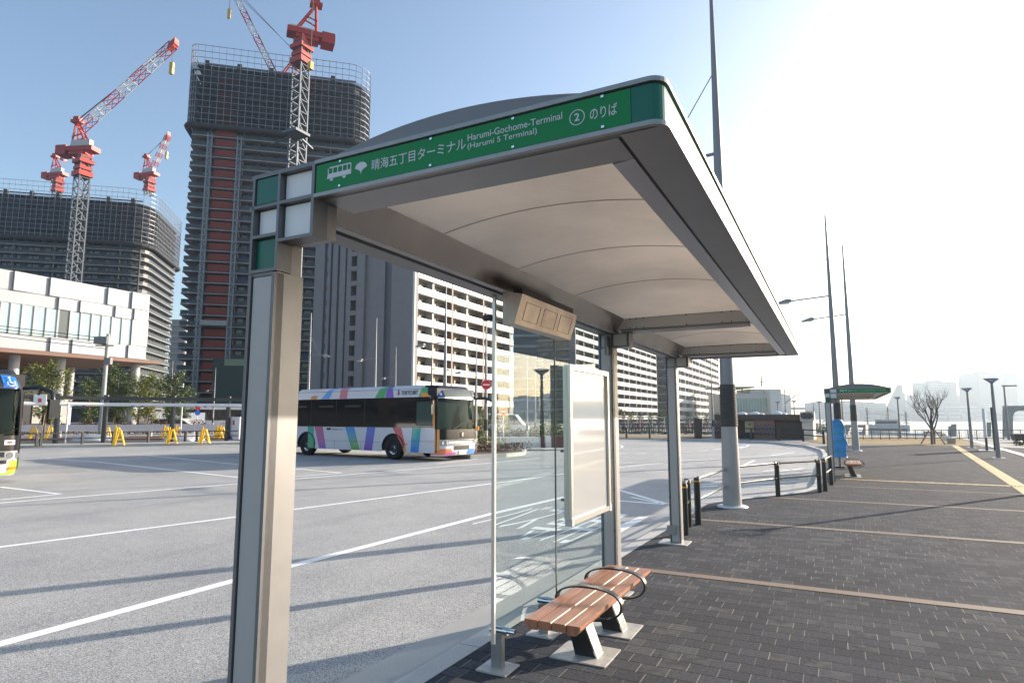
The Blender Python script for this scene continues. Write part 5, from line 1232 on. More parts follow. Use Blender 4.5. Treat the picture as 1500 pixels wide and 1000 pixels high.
# livery of bus 1: slanted bands on skirt, fairing and nose
def band(par, xa, xb, xc, xd, z0, z1, mm, y=-1.2535, yt=None):
    m = MB(); yt = y if yt is None else yt; m.quad((xa, y, z0), (xb, y, z0), (xc, yt, z1), (xd, yt, z1)); m.build('livery_band', mm, par)
BLU = m_grad('band_blue', (.02, .16, .60), (.03, .42, .70), .35, 1.3); PUR = m_grad('band_purple', (.22, .10, .48), (.10, .18, .60), .35, 1.3); GRN = m_grad('band_green', (.06, .38, .14), (.02, .38, .34), .35, 1.3)
PNK = m_grad('band_pink', (.30, .14, .52), (.52, .14, .22), .35, 1.3); BGR = m_grad('band_blue_green', (.16, .42, .06), (.03, .28, .68), .35, 1.3); TBL = m_grad('band_teal_blue', (.02, .20, .62), (.03, .45, .32), .35, 1.3)
ORG = mat('band_orange', (.75, .32, .07), .3, coat=.4); LPK = mat('band_rose', (.55, .16, .22), .3, coat=.4); LBL = mat('band_sky', (.10, .32, .68), .3, coat=.4); LGR = mat('band_leaf', (.05, .36, .13), .3, coat=.4)
K2 = 5.9 / 134.                      # metres per photo pixel along the side
def bx(px): return (AP(px, 625, fw, side) - Vector((fw.x, fw.y, 0))).dot(Vector((math.cos(rzb), math.sin(rzb), 0)))
for z0, z1, px4, mm in ((.34, 1.315, (453, 461, 460, 451), GRN), (.34, 1.315, (469, 479, 473, 461), PNK), (.34, 1.315, (516, 528, 519, 506), BGR), (.34, 1.315, (534, 546, 550, 538), PUR), (.34, 1.315, (602, 614, 617, 604), TBL)):
    q = [bx(v) for v in px4]; band(bus1, q[0], q[1], q[2], q[3], z0, z1, mm)
q = [bx(v) for v in (589.5, 594.5, 588, 575)]; band(bus1, q[0], q[1], q[2], q[3], .60, 1.315, mat('band_red', (.60, .09, .10), .3, coat=.4))
band(bus1, bx(593), bx(596.5), bx(594.5), bx(589.5), .34, .598, ORG)
for px4, mm in (((469, 481, 485, 478), LBL), ((496, 507, 507, 496), LPK), ((548, 562, 566, 554), LGR), ((563, 576, 573, 566), mat('band_violet', (.20, .09, .50), .3, coat=.4)), ((613, 626, 625, 616), GRN if False else LGR)):
    q = [bx(v) for v in px4]; band(bus1, q[0], q[1], q[2], q[3], 2.565, 2.945, mm, -1.2535, -1.1955)
    if q[2] < bx(600):
        e = 6 * K2 if mm in (LBL, LGR) else -1 * K2; band(bus1, q[3], q[2], q[2] + e, q[3] + e, 2.955, 3.053, mm, -1.192, -1.026)
band(bus1, bx(454), bx(462), bx(464), bx(455), 2.565, 2.72, ORG)
FXs = FX - .40
m = MB(); m.quad((FXs - .12, -1.2545, 1.32), (FXs, -1.2545, 1.32), (FXs, -1.2545, 2.42), (FXs - .12, -1.2545, 2.50)); m.build('livery_band', ORG, bus1)
m = MB(); m.quad((FXs - .75, -1.2545, 2.56), (FXs - .20, -1.2545, 2.56), (FXs - .5, -1.235, 2.72), (FXs - .78, -1.235, 2.74)); m.build('livery_band', ORG, bus1)
COR = m_grad('band_coral', (.62, .20, .12), (.75, .36, .08), .3, 1.3)
def f1(a, b, z0, z1, out): return fr1(a, b, z0, z1, out)
MB().grid(lambda a, b: f1(.0 + .045 * a, b, .45, 1.26, .012), 3, 8).build('livery_band', ORG, bus1); MB().grid(lambda a, b: f1(.0 + .30 * a * (1 - .25 * b), b, .26, .50, .012), 8, 4).build('livery_band', COR, bus1)
MB().grid(lambda a, b: f1(.12 + .24 * a, b, .235, .34, .014), 6, 2).build('livery_band', mat('band_magenta', (.5, .12, .32), .3), bus1); MB().grid(lambda a, b: f1(.68 + .24 * a, b, .235, .45, .014), 6, 2).build('livery_band', LBL, bus1)
u, v = (1, 0, 0), (0, .0, 1)
text_mb('TOKYO BRT', NAVY, 'lettering', bus1, (bx(586.5), -1.238, 2.665), (1, 0, 0), Vector((0, .154, 1)).normalized(), bx(611) - bx(586.5), .17, .010, .02)
m = MB(); m.obox((bx(582.7), -1.238, 2.72), (.055, 0, 0), (0, .004, 0), (0, .009, .06)); m.build('logo', mat('logo_red', (.55, .04, .08), .4), bus1)
m = MB(); m.obox((bx(582.3), -1.222, 2.83), (.05, 0, 0), (0, .004, 0), (0, .008, .05)); m.build('logo', mat('logo_teal', (.02, .30, .40), .4), bus1)
m = MB(); m.box((bx(479), -1.256, 1.18), (bx(485), -1.2515, 1.27)); m.build('logo', NAVY, bus1)
text_mb('KEISEI BUS CO.,LTD', NAVY, 'lettering', bus1, (bx(487), -1.2515, 1.17), (1, 0, 0), (0, 0, 1), bx(503) - bx(487), .07, .002, .01)
m = MB(); m.box((bx(600), -1.2535, .78), (FXs, -1.2515, .79)); m.box((-4.7, -1.2535, .70), (-.75, -1.2515, .71))
for x in (-3.6, -1.9): m.box((x, -1.2535, .36), (x + .012, -1.2515, .70))
m.build('panel_joint', DARK, bus1)
for px, z in ((594.5, .62), (470, .62), (519, .68)): MB().box((bx(px), -1.262, z), (bx(px) + .12, -1.2515, z + .06)).build('marker_lamp', mat('amber_lens', (.85, .20, .02), .25), bus1)
# driver's side window with pale interior view
m = MB(); m.box((bx(610.5), -1.2535, 1.46), (bx(634), -1.2505, 2.34)); dw = m.build('driver_window', mat('driver_glass', (.06, .10, .09), .08, coat=.6), bus1)
m = MB()
for a, b, c, d in ((610, 1.42, 634.5, 1.46), (610, 2.34, 634.5, 2.38), (610, 1.42, 611, 2.38), (622, 1.42, 622.8, 2.38)): m.box((bx(a), -1.2565, b), (bx(c), -1.2506, d))
m.build('frame', BLACK, dw)
# second bus at the left edge: dark front with a lime bumper corner
p = G(52, 706, RZ); rz2 = rzb + rad(4)
hd = Vector((math.cos(rz2), math.sin(rz2), 0)); sd2 = Vector((-math.sin(rz2), math.cos(rz2), 0))
bus2.location = p - hd * (FX - .30) - sd2 * 1.25 - R_ * .46; bus2.rotation_euler = (0, 0, rz2); bus2['label'] = 'black fronted city bus with a lime green bumper corner, cut by the left edge'; bus2.location.z = RZ
LIME = mat('lime_paint', (.42, .72, .04), .3, coat=.4); GB = MATS['gloss_black']
for ch in bus2.children:
    if ch.name.startswith('front_bumper') : 
        ch.data = ch.data.copy(); ch.data.materials[0] = BW
def bp(nm, mm, a0, a1, z0, z1, o): 
    m = MB(); m.grid(lambda a, b: fr1(a0 + (a1 - a0) * a, b, z0, z1, o), 10, 5); return m.build(nm, mm, bus2)
bp('bumper_corner', LIME, .86, 1., .24, .60, .006); bp('black_cheek', GB, .0, 1., .52, .82, .007); bp('bumper_lime_strip', LIME, .45, .9, .235, .285, .008)
bp('notice_plate', WHS, .80, .90, 1.02, 1.14, .012); c_ = bp('notice_mark', REDS, .825, .875, 1.055, 1.105, .016)
bp('access_sign', MATS['access_blue'], .76, .90, 2.53, 2.86, .02)
c = Vector(fr1(.83, .5, 2.53, 2.86, .045)); w_ = MB(); s_ = 1.5
w_.tube([c + Vector((.03 - .6 * (-.03 + .06 * s_ * math.sin(a)), .06 * s_ * math.cos(a), -.03 + .06 * s_ * math.sin(a))) for a in [rad(q) for q in range(-190, 50, 15)]], .011, 5); w_.bar(c + Vector((-.01, -.03, .07)), c + Vector((.05, -.02, -.03)), .022); w_.bar(c + Vector((.05, -.02, -.03)), c + Vector((.055, .06, -.04)), .022); w_.bar(c + Vector((.055, .06, -.04)), c + Vector((.09, .09, -.10)), .022); w_.tube([c + Vector((-.05, -.035, .11)), c + Vector((-.02, -.035, .11))], .026, 10); w_.build('wheelchair_symbol', WHS, bus2)
# ================================================================ PLANTED ISLAND BY THE BUS, HEDGES, TREES
LEAF = mat('leaf_green', (.055, .085, .018), .5, var=.45, vs_=1.6); LEAFY = mat('leaf_yellow_green', (.15, .17, .03), .5, var=.4, vs_=1.5); LEAFR = mat('leaf_russet', (.12, .055, .03), .6, var=.4, vs_=2.); BARK = mat('bark', (.12, .095, .07), .85, var=.2, vs_=6)
STAKE = mat('timber_stake', (.30, .21, .13), .8)
def leaves(m, c, rx, ry, rz_, n, s, rnd, flat=.5):
    for _ in range(n):
        while True:
            a, b, d = rnd.uniform(-1, 1), rnd.uniform(-1, 1), rnd.uniform(-1, 1)
            if a * a + b * b + d * d <= 1: break
        p = Vector((c[0] + a * rx, c[1] + b * ry, c[2] + d * rz_)); u = Vector((rnd.gauss(0, 1), rnd.gauss(0, 1), rnd.gauss(0, 1) * flat)).normalized(); v = u.cross(Vector((rnd.gauss(0, 1), rnd.gauss(0, 1), rnd.gauss(0, 1)))).normalized()
        k = s * rnd.uniform(.6, 1.3); m.add([p - u * k, p + v * k * .5, p + u * k, p - v * k * .5], [(0, 1, 2, 3)])
def make_tree(name, label, h, w_, loc, seed, mm=LEAF, n=1500, trunk=.3, stakes=True, lf=.11, group=None, cat='tree'):
    rnd = random.Random(seed); t = thing(name, label, cat, tuple(loc), rnd.uniform(0, 6), group); m = MB(); tips = []
    top = Vector((rnd.uniform(-.1, .1), rnd.uniform(-.1, .1), h * .86)); m.tube([(0, 0, 0), (0, 0, h * .3), top * .65 + Vector((0, 0, 0)), top], [.11 * h / 6, .08 * h / 6, .05 * h / 6, .02 * h / 6], 8)
    for i in range(16):
        f = trunk + (0.95 - trunk) * (i + .5) / 16; b = Vector((0, 0, h * .86 * f)); a = i * 2.4 + rnd.uniform(-.4, .4); prof = math.sin(math.pi * (f - trunk * .75) / (1.1 - trunk * .75)) ** .7
        L = w_ * prof * rnd.uniform(.75, 1.1); e = b + Vector((math.cos(a) * L, math.sin(a) * L, L * rnd.uniform(.35, .8))); m.tube([b, b.lerp(e, .5) + Vector((0, 0, -.05)), e], [.03 * h / 6, .02 * h / 6, .008], 5); tips += [e, b.lerp(e, .62), b.lerp(e, .35) + Vector((0, 0, .15))]
    tips.append(top)
    m.build('trunk', BARK, t); c = MB(); k = n // len(tips)
    for p in tips: leaves(c, p, w_ * rnd.uniform(.2, .34), w_ * rnd.uniform(.2, .34), h * rnd.uniform(.05, .09), k, lf, rnd)
    c.build('crown', mm, t)
    if stakes:
        for a in (0, 2.1, 4.2): MB().tube([(math.cos(a) * .75, math.sin(a) * .75, 0), (0.06 * math.cos(a), .06 * math.sin(a), h * .36)], .035, 6).build('support_stake', STAKE, t)
    return t
TG = 'staked young evergreens by the white hall'
def put_tree(src, px, D, ptop, label, group, rz=0.):
    p = AD(px, 611, D); z = AD(px, ptop, D).z; H0 = src['h0']; s = z / H0; return dup(src, (p.x, p.y, 0), rz, label, group, s)
p = AD(66, 611, 46.); tA = make_tree('evergreen_tree', 'evergreen tree directly above the mirror of the left-edge bus', AD(66, 521, 46.).z * 1.0, 1.5, (p.x, p.y, 0), 3, LEAFY, 4200, .25, group=TG, lf=.085); tA['h0'] = AD(66, 521, 46.).z
tB = make_tree('evergreen_tree', 'evergreen tree in front of the stair-side column of the white hall, beside the utility pole', 6.6, 1.7, tuple(Vector((AD(168, 611, 56.).x, AD(168, 611, 56.).y, 0))), 8, LEAF, 4800, .2, group=TG, lf=.09); tB['h0'] = 6.6
put_tree(tA, 217, 60., 541, 'evergreen tree just right of the last white hall column', TG, 1.3); put_tree(tB, 251, 58., 538, 'darkest round evergreen tree below the gap between the towers', TG, 2.2); put_tree(tA, 203, 66, 548, 'slim evergreen tree half hidden by the last white hall column', TG, 2.9); put_tree(tB, 268, 75, 560, 'small evergreen tree right of the dark round one', TG, 4)
put_tree(tB, 130, 62, 548, 'loose evergreen tree under the soffit of the white hall', TG, 5)
VG = 'trees along the cycle park and hotel side'
for i, (px, D, pt) in enumerate(((911, 92, 596), (925, 96, 600), (938, 90, 603), (953, 94, 604), (965, 90, 602), (976, 96, 598), (1008, 92, 601), (1021, 95, 606), (1035, 90, 605), (1049, 96, 603))):
    put_tree(tA if i % 2 else tB, px, D, pt, ['small tree hard against the middle shelter post', 'second small tree right of the middle shelter post', 'third small tree right of the middle shelter post', 'fourth small tree right of the middle shelter post', 'fifth small tree right of the middle shelter post', 'small tree just left of the third shelter post', 'small tree just right of the third shelter post', 'second small tree right of the third shelter post', 'third small tree right of the third shelter post', 'small tree left of the brown toilet block'][i], VG, i * .9)
for i, (px, D, pt) in enumerate(((703, 40, 590), (714, 44, 603), (744, 60, 606), (812, 70, 600), (760, 66, 602), (830, 72, 600), (695, 60, 596))):
    put_tree(tB if i % 2 else tA, px, D, pt, ['leafy tree right of the bus mirror', 'leafy tree behind the mast with the larger no-entry sign', 'tree seen through the left edge of the glass', 'tree seen through the glass beside the seam', 'tree seen through the glass left of the slim masts', 'tree seen at the left edge of the notice board', 'tree behind the striped bus windscreen'][i], 'trees behind the hedge', i * 1.3)
# shrub masses
def shrub_bed(name, label, pts, z0, h, n, s, mm, rnd_seed, wd=1.2, stuff=True, cat='shrubs'):
    rnd = random.Random(rnd_seed); m = MB(); P = [Vector((p[0], p[1], 0)) for p in pts]; seg_ = [(P[i], P[i + 1]) for i in range(len(P) - 1)]; Ls = [(b - a).length for a, b in seg_]; T = sum(Ls)
    for _ in range(n):
        r = rnd.uniform(0, T)
        for (a, b), L in zip(seg_, Ls):
            if r <= L: break
            r -= L
        d = (b - a).normalized(); q = a + d * r + Vector((-d.y, d.x, 0)) * rnd.uniform(-wd, wd); hh_ = h * (.75 + .25 * math.sin(q.x * 1.7 + q.y * 1.1) + rnd.uniform(-.1, .1))
        leaves(m, (q.x, q.y, z0 + hh_ * rnd.random() ** .6), .12, .12, .08, 1, s, rnd)
    o = m.build(name, mm, None); o['kind'] = 'stuff'; o['label'] = label; return o
isl = [V2(G(x, y, RZ)) for x, y in ((600, 665), (689, 672), (742, 669.5), (768, 666.5), (771, 662), (755, 658), (700, 656), (600, 655))]
struct('planting_island', MB().prism(isl[::-1], -.3, .04), CONC2); 
soil = MB().prism([tuple(Vector(p).lerp(Vector((sum(q[0] for q in isl) / 8, sum(q[1] for q in isl) / 8)), .07)) for p in isl][::-1], 0., .06); struct('planting_soil', soil, mat('soil', (.10, .07, .045), .9, var=.2))
ic = [V2(G(x, y)) for x, y in ((610, 660), (690, 663), (735, 662), (757, 660.5))]
shrub_bed('shrub_mass', 'russet low shrubs filling the kerbed island beside the bus', ic, .05, .50, 3000, .055, LEAFR, 3, 1.0); shrub_bed('shrub_mass', 'yellow green shrub tops on the kerbed island beside the bus', ic[:3], .30, .68, 1200, .06, LEAFY, 4, .8)
hp = [AD(x, 611, D) for x, D in ((640, 47), (700, 47), (760, 48), (830, 50), (850, 52))]
shrub_bed('hedge', 'dark clipped hedge behind the pale seat wall, seen through the glass', [V2(p) for p in hp], 0, .95, 6500, .09, LEAF, 6, 1.0)
hp = [AD(x, 611, D) for x, D in ((768, 44), (800, 44), (842, 45))]
shrub_bed('hedge', 'rounded brighter bushes in front of the clipped hedge seen through the glass', [V2(p) for p in hp], 0, 1.25, 3500, .08, LEAFY, 7, .9)
hp = [AD(x, 611, D) for x, D in ((-60, 56), (60, 57), (200, 58), (350, 60), (440, 64))]
shrub_bed('hedge', 'low russet hedge behind the white guard rail on the left', [V2(p) for p in hp], 0, 1.3, 8000, .09, LEAFR, 9, .8)
hp = [AD(x, 611, D) for x, D in ((905, 62), (975, 60), (1045, 58))]
shrub_bed('hedge', 'low green ground cover in front of the parked bicycles', [V2(p) for p in hp], 0, .35, 2500, .07, LEAF, 10, .7)
hp = [AD(x, 611, D) for x, D in ((1190, 66), (1215, 60), (1225, 60))]
shrub_bed('hedge', 'dry green bank of bushes beyond the pale kiosk', [V2(p) for p in hp], 0, 1.0, 1500, .09, LEAF, 11, 1.2)
# pale seat wall and planter boxes behind island
STW = mat('white_stone_wall', (.66, .64, .58), .7, var=.1, vs_=3); RBP = mat('red_brown_planter', (.16, .05, .04), .6, var=.1)
a, b = G(728, 656), G(789, 655); d = (b - a).normalized(); n_ = Vector((-d.y, d.x, 0)); 
sw = MB(); c_ = (a + b) / 2; sw.obox(c_ + Vector((0, 0, .28)), (b - a) / 2, n_ * .35, (0, 0, .28)); solo('seat_wall', sw, STW, 'bright white stone seat wall behind the island seen through the glass', 'seat wall')
a, b = G(796, 654.5), G(803, 654.5)
for (x0, x1, mm, lb) in ((789, 795, RBP, 'narrow red-brown planter box between two white stone blocks'), (795, 804, STW, 'small white stone block right of the narrow planter'), (804, 828, RBP, 'wide red-brown planter box of bushes at the right end of the seat wall')):
    a, b = G(x0 + .3, 655), G(x1 - .3, 655); c_ = (a + b) / 2; hh_ = .62 if mm is RBP else .6; m = MB(); m.obox(c_ + Vector((0, 0, hh_ / 2)), (b - a) / 2, n_ * .4, (0, 0, hh_ / 2))
    pt_ = solo('planter' if mm is RBP else 'stone_block', m, mm, lb, 'planter' if mm is RBP else 'stone block')
# bare tree with stake ring on the lawn
def bare_tree():
    p = G(1367, 650.5); rnd = random.Random(21); t = thing('bare_tree', 'leafless tree with a belt of wooden stakes standing on the dry lawn', 'tree', tuple(p)); m = MB()
    def grow(b, d, L, r, lev):
        if lev > 5 or r < .003: return
        pts, rr = [b], [r]; q = b.copy(); dd = d.copy()
        for i in range(3):
            dd = (dd + Vector((rnd.gauss(0, .10), rnd.gauss(0, .10), .10))).normalized(); q = q + dd * L / 3; pts.append(q.copy()); rr.append(r * (1 - .16 * (i + 1)))
        m.tube(pts, rr, 6 if lev < 2 else 4)
        for k in range(3 if lev < 3 else 2):
            f = rnd.uniform(.45, 1.); o = pts[0].lerp(pts[-1], f); a = rnd.uniform(0, 6.28); s = rnd.uniform(.35, .75); x = Vector((math.cos(a), math.sin(a), 0)); grow(o, (dd + x * s + Vector((0, 0, .12))).normalized(), L * rnd.uniform(.62, .82), r * .58, lev + 1)
    m.tube([(0, 0, 0), (0.02, 0, .95)], [.13, .11], 10)
    for k in range(5):
        a = k * 1.26 + .3; grow(Vector((.05 * math.cos(a), .05 * math.sin(a), .75 + .1 * k)), Vector((math.cos(a) * .42, math.sin(a) * .42, 1)).normalized(), 1.05, .05, 1)
    m.tube([(0, 0, .9), (.0, .05, 1.5), (.05, 0, 2.2)], [.10, .06, .03], 8)
    m.build('trunk', mat('bare_bark', (.10, .085, .075), .85), t)
    for a in (.4, 2.5, 4.6, 5.6): MB().tube([(math.cos(a) * .72, math.sin(a) * .72, 0), (math.cos(a) * .18, math.sin(a) * .18, .86)], .038, 6).build('stake', STAKE, t)
    for s in (-1, 1): MB().tube([(-.45, s * .16, .70), (.45, s * .16, .70)], .04, 6).build('cross_rail', mat('dark_stake', (.10, .08, .06), .8), t)
bare_tree()
STN = mat('granite_seat', (.36, .33, .29), .7, var=.12, vs_=6)
for i, (px, py, lb) in enumerate(((1394, 650, 'nearest stone seat block on the lawn right of the bare tree'), (1386, 645.5, 'middle stone seat block, palest of the three by the bare tree'), (1381, 642, 'farthest stone seat block partly hidden by the bare tree'))):
    p = G(px, py); m = MB(); s_ = .17; m.box((-s_, -.17, 0), (s_, .17, .30)); m.box((-s_ - .015, -.185, .301), (s_ + .015, .185, .35)); o = solo('seat_block', m, [STN, WHITEP, BRT2][i] if i else STN, lb, 'stone seat', tuple(p), .2, 'stone seat blocks on the lawn', world=False)
# quay railing
RAIL = mat('railing_grey', (.16, .17, .17), .5, .3)
pa, pb = G(1226, 643.5), G(1560, 643.5)
t = thing('quay_railing', 'long thin grey quay railing in front of the bright water', 'railing', tuple(pa), world=True); L = (pb - pa).length; n = 26
for i in range(n + 1): q = pa.lerp(pb, i / n); MB().box((q.x - .03, q.y - .03, 0), (q.x + .03, q.y + .03, .68)).build('rail_post', RAIL, t)
for z in (.69, .1): MB().bar(pa + Vector((0, 0, z)), pb + Vector((0, 0, z)), .05).build('rail', RAIL, t)
m = MB()
for i in range(n * 2): q = pa.lerp(pb, (i + .5) / (n * 2)); m.bar(q + Vector((0, 0, .1)), q + Vector((0, 0, .69)), .016)
for z in (.22, .34, .46, .58): m.bar(pa + Vector((0, 0, z)), pb + Vector((0, 0, z)), .014)
m.build('wire_infill', RAIL, t, kind='stuff')
# dark planter at the right edge
a = G(1486, 648); u = Vector((1, .1, 0)).normalized(); m = MB(); m.extr([(0, 0), (6, 0), (6, .46), (-.1, .46)], tuple(a + Vector((.12, 0, .1))), u, (0, 0, 1), (0, 1.2, 0)); solo('planter', m, mat('black_planter', (.03, .03, .032), .6), 'long black planter trough at the right edge of the promenade', 'planter')
shrub_bed('shrub_mass', 'low dark green shrub by the right edge of the path', [V2(G(1492, 652)), V2(G(1530, 652))], 0, .4, 900, .07, LEAF, 14, .4)
# ---------------------------------------------------------------- guard rail across the roundabout
pts = [G(x, y) for x, y in ((880, 641.5), (918, 641.5), (952, 641.5), (990, 641.5), (1027, 641.5), (1068, 642.5), (1101, 643.5), (1141, 645), (1176, 647), (1207, 650))]
pts[8] = G(1177, 646.3); t = thing('guard_rail', 'long black two-bar rail in front of the brown toilet block and cycle park', 'guard rail', tuple(pts[0]), world=True)
for q in pts: MB().box((q.x - .07, q.y - .07, 0), (q.x + .07, q.y + .07, .82)).build('post', BLACK, t)
for i in range(len(pts) - 1):
    for z in (.80, .45): MB().bar(pts[i] + Vector((0, 0, z)), pts[i + 1] + Vector((0, 0, z)), .07).build('rail', BLACK, t)
p = G(1024, 642); solo('utility_cabinet', MB().extr([(-.28, 0), (.22, 0), (.3, 1.5), (-.3, 1.6)], (0, 0, 0), (1, 0, 0), (0, 0, 1), (0, .6, 0)), BRT, 'dark upright cabinet standing on the verge left of the toilet block', 'cabinet', tuple(p), .3, world=False)
# cones by the kiosk
CONE = mat('cone_red', (.75, .05, .02), .5)
c0 = thing('traffic_cone', 'left red traffic cone in front of the pale kiosk', 'traffic cone', tuple(G(1184.5, 642)), group='red cones by the kiosk')
MB().lathe([(.16, .04), (.03, .62), (0, .63)], n=16).build('cone', CONE, c0); MB().box((-.2, -.2, 0), (.2, .2, .04)).build('foot', BLACK, c0); MB().lathe([(.113, .26), (.085, .40)], n=16).build('white_band', WHS, c0)
dup(c0, tuple(G(1191.5, 642)), 0, 'right red traffic cone in front of the pale kiosk', 'red cones by the kiosk')
# ---------------------------------------------------------------- bicycles
def make_bike():
    t = thing('bicycle', 'one of the parked bicycles in the rows beyond the roundabout', 'bicycle', (0, 0, 0), group='bicycles in the cycle park')
    for x in (-.52, .52):
        m = MB(); m.tube([(x + .33 * math.cos(a), 0, .34 + .33 * math.sin(a)) for a in [2 * math.pi * k / 14 for k in range(14)]], .022, 4, closed=True); m.build('wheel', TYRE, t)
    m = MB(); m.bar((-.52, 0, .34), (-.12, 0, .30), .04); m.bar((-.12, 0, .30), (-.2, 0, .8), .04); m.bar((-.18, 0, .72), (.38, 0, .78), .04); m.bar((-.12, 0, .3), (.38, 0, .72), .045); m.bar((.36, 0, .95), (.52, 0, .34), .04); m.bar((-.52, 0, .34), (-.19, 0, .7), .03)
    m.build('frame', mat('bike_paint', (.30, .30, .32), .4, .3), t); m = MB(); m.box((-.32, -.07, .84), (-.08, .07, .9)); m.build('saddle', BLACK, t); m = MB(); m.bar((.34, -.26, 1.0), (.34, .26, 1.0), .03); m.box((.44, -.16, .72), (.70, .16, .92)); m.build('handlebar', RAIL, t)
    return t
bk = make_bike(); rnd = random.Random(2); first = True; paints = [mat('bike_red', (.5, .04, .04), .4), mat('bike_white', (.6, .6, .6), .4), mat('bike_blue', (.05, .12, .4), .4)]
for row, D in enumerate((70., 76.)):
    for px in range(904, 1046, 4):
        p = AD(px + rnd.uniform(-.8, .8) + row * 2, 611, D); loc = (p.x, p.y, .0); rz = 1.9 + rnd.uniform(-.15, .15)
        if first: bk.location = loc; bk.rotation_euler = (0, 0, rz); first = False; continue
        c = dup(bk, loc, rz)
        if rnd.random() < .5:
            for ch in c.children:
                if ch.name.startswith('frame'): ch.data = ch.data.copy(); ch.data.materials[0] = rnd.choice(paints)
a, b = AD(902, 611, 67.), AD(1047, 611, 64.); t = thing('cycle_park_canopy', 'long low pale canopy over the parked bicycles', 'canopy', (a.x, a.y, 0), world=True)
m = MB(); m.bar(Vector((a.x, a.y, 1.62)), Vector((b.x, b.y, 1.62)), .5, .10); m.build('roof', mat('canopy_pale', (.45, .45, .42), .5), t)
for i in range(9): q = a.lerp(b, i / 8); MB().box((q.x - .04, q.y - .04, 0), (q.x + .04, q.y + .04, 1.57)).build('post', RAIL, t)
# ================================================================ LEFT WALKWAY, BARRIERS, FAR ROAD
ka, kc = G(-200, 657), G(350, 648.5); kc2 = kc + (kc - G(30, 654)).normalized() * 26; dk = (kc2 - ka).normalized(); nk = Vector((-dk.y, dk.x, 0))
kp = [ka, kc2, kc2 + nk * 2.6, ka + nk * 2.6]
struct('platform', MB().prism([V2(p) for p in kp], -.3, .03), CONC2)
far = G(170, 640); nD = 44.
DG = mat('dark_grey_steel', (.065, .068, .072), .4, .5); 
tops = [(87.5, 573.5, 80.5, 649.6), (156, 575, 151, 648), (254, 580.5, 250.5, 646.5), (335, 584, 332, 645.5), (402, 588, 401, 644.5)]
t = thing('covered_walkway', 'long dark steel walkway frame with a white tube beam along the far platform', 'walkway', tuple(G(80.5, 649.6)), world=True)
base = [G(q[2], q[3]) for q in tops]; zt = 2.95; base = [G(10, 651.5)] + base; base[0] = base[1] - (base[2] - base[1]).normalized() * 7
for q in base[1:]: MB().tube([q, q + Vector((0, 0, zt + .12))], .15, 14).build('post', DG, t)
for i in range(len(base) - 1):
    MB().bar(base[i] + Vector((0, 0, zt - .10)), base[i + 1] + Vector((0, 0, zt - .10)), .3, .22).build('beam', DG, t)
    q = MB().tube([base[i] + Vector((0, 0, zt - .5)) - nk * .1, base[i + 1] + Vector((0, 0, zt - .5)) - nk * .1], .12, 12).build('white_beam', WHITEP, t)
    for j, mm in enumerate((MATS['logo_teal'], MATS['band_violet'], ORG)):
        f = .3 + .15 * j + .03 * i; c = base[i].lerp(base[i + 1], f) + Vector((0, 0, zt - .5)) - nk * .1; e = (base[i + 1] - base[i]).normalized() * .2 ; MB().tube([c - Vector((0, 0, .04)), c + e - Vector((0, 0, .04))], .105, 12).build('colour_band', mm, q)
q = base[1] - (base[2] - base[1]).normalized() * .9 + Vector((0, 0, zt - .25)); sb = MB(); sb.obox(q - nk * .2, dk * .32, nk * .05, (0, 0, .32)); s_ = sb.build('stop_sign', WHITEP, t); m = MB(); m.obox(q - nk * .256 + Vector((0, 0, -.05)), dk * .09, nk * .003, (0, 0, .12)); m.build('logo', MATS['logo_red'], s_)
for i in (1, 3): q = base[i] + (base[2] - base[1]).normalized() * .55 - nk * .2; MB().tube([q, q + Vector((0, 0, zt - .45))], .05, 8).build('down_pipe', WHITEP, t)
# white information panel at the end
q = G(341, 645.5); pn = thing('information_panel', 'white standing panel with a purple corner at the right end of the walkway', 'sign panel', tuple(q), rzb)
MB().box((-.75, -.06, .1), (.8, .06, 1.65)).build('panel', WHITEP, pn); m = MB(); m.add([(-.75, -.065, .1), (.1, -.065, .1), (-.3, -.065, .5), (-.75, -.065, .8)], [(0, 1, 2, 3)]); m.build('purple_corner', MATS['band_violet'], pn); m = MB(); m.box((-.02, -.066, 1.1), (.18, -.061, 1.42)); m.build('logo', MATS['logo_red'], pn)
# black rail along the platform
t = thing('guard_rail', 'low dark two-bar rail running along the far platform on the left', 'guard rail', tuple(G(40, 652)), world=True)
fp = [G(x, y) for x, y in ((26, 653.5), (53, 653), (59, 652.8), (120, 651), (165, 650), (217, 648.5), (271, 647.2), (288, 646.8), (350, 645.8), (400, 645))]
for q in fp: MB().box((q.x - .06, q.y - .06, 0), (q.x + .06, q.y + .06, .72)).build('post', DG, t)
for i in range(len(fp) - 1):
    for z in (.70, .38): MB().bar(fp[i] + Vector((0, 0, z)), fp[i + 1] + Vector((0, 0, z)), .06).build('rail', DG, t)
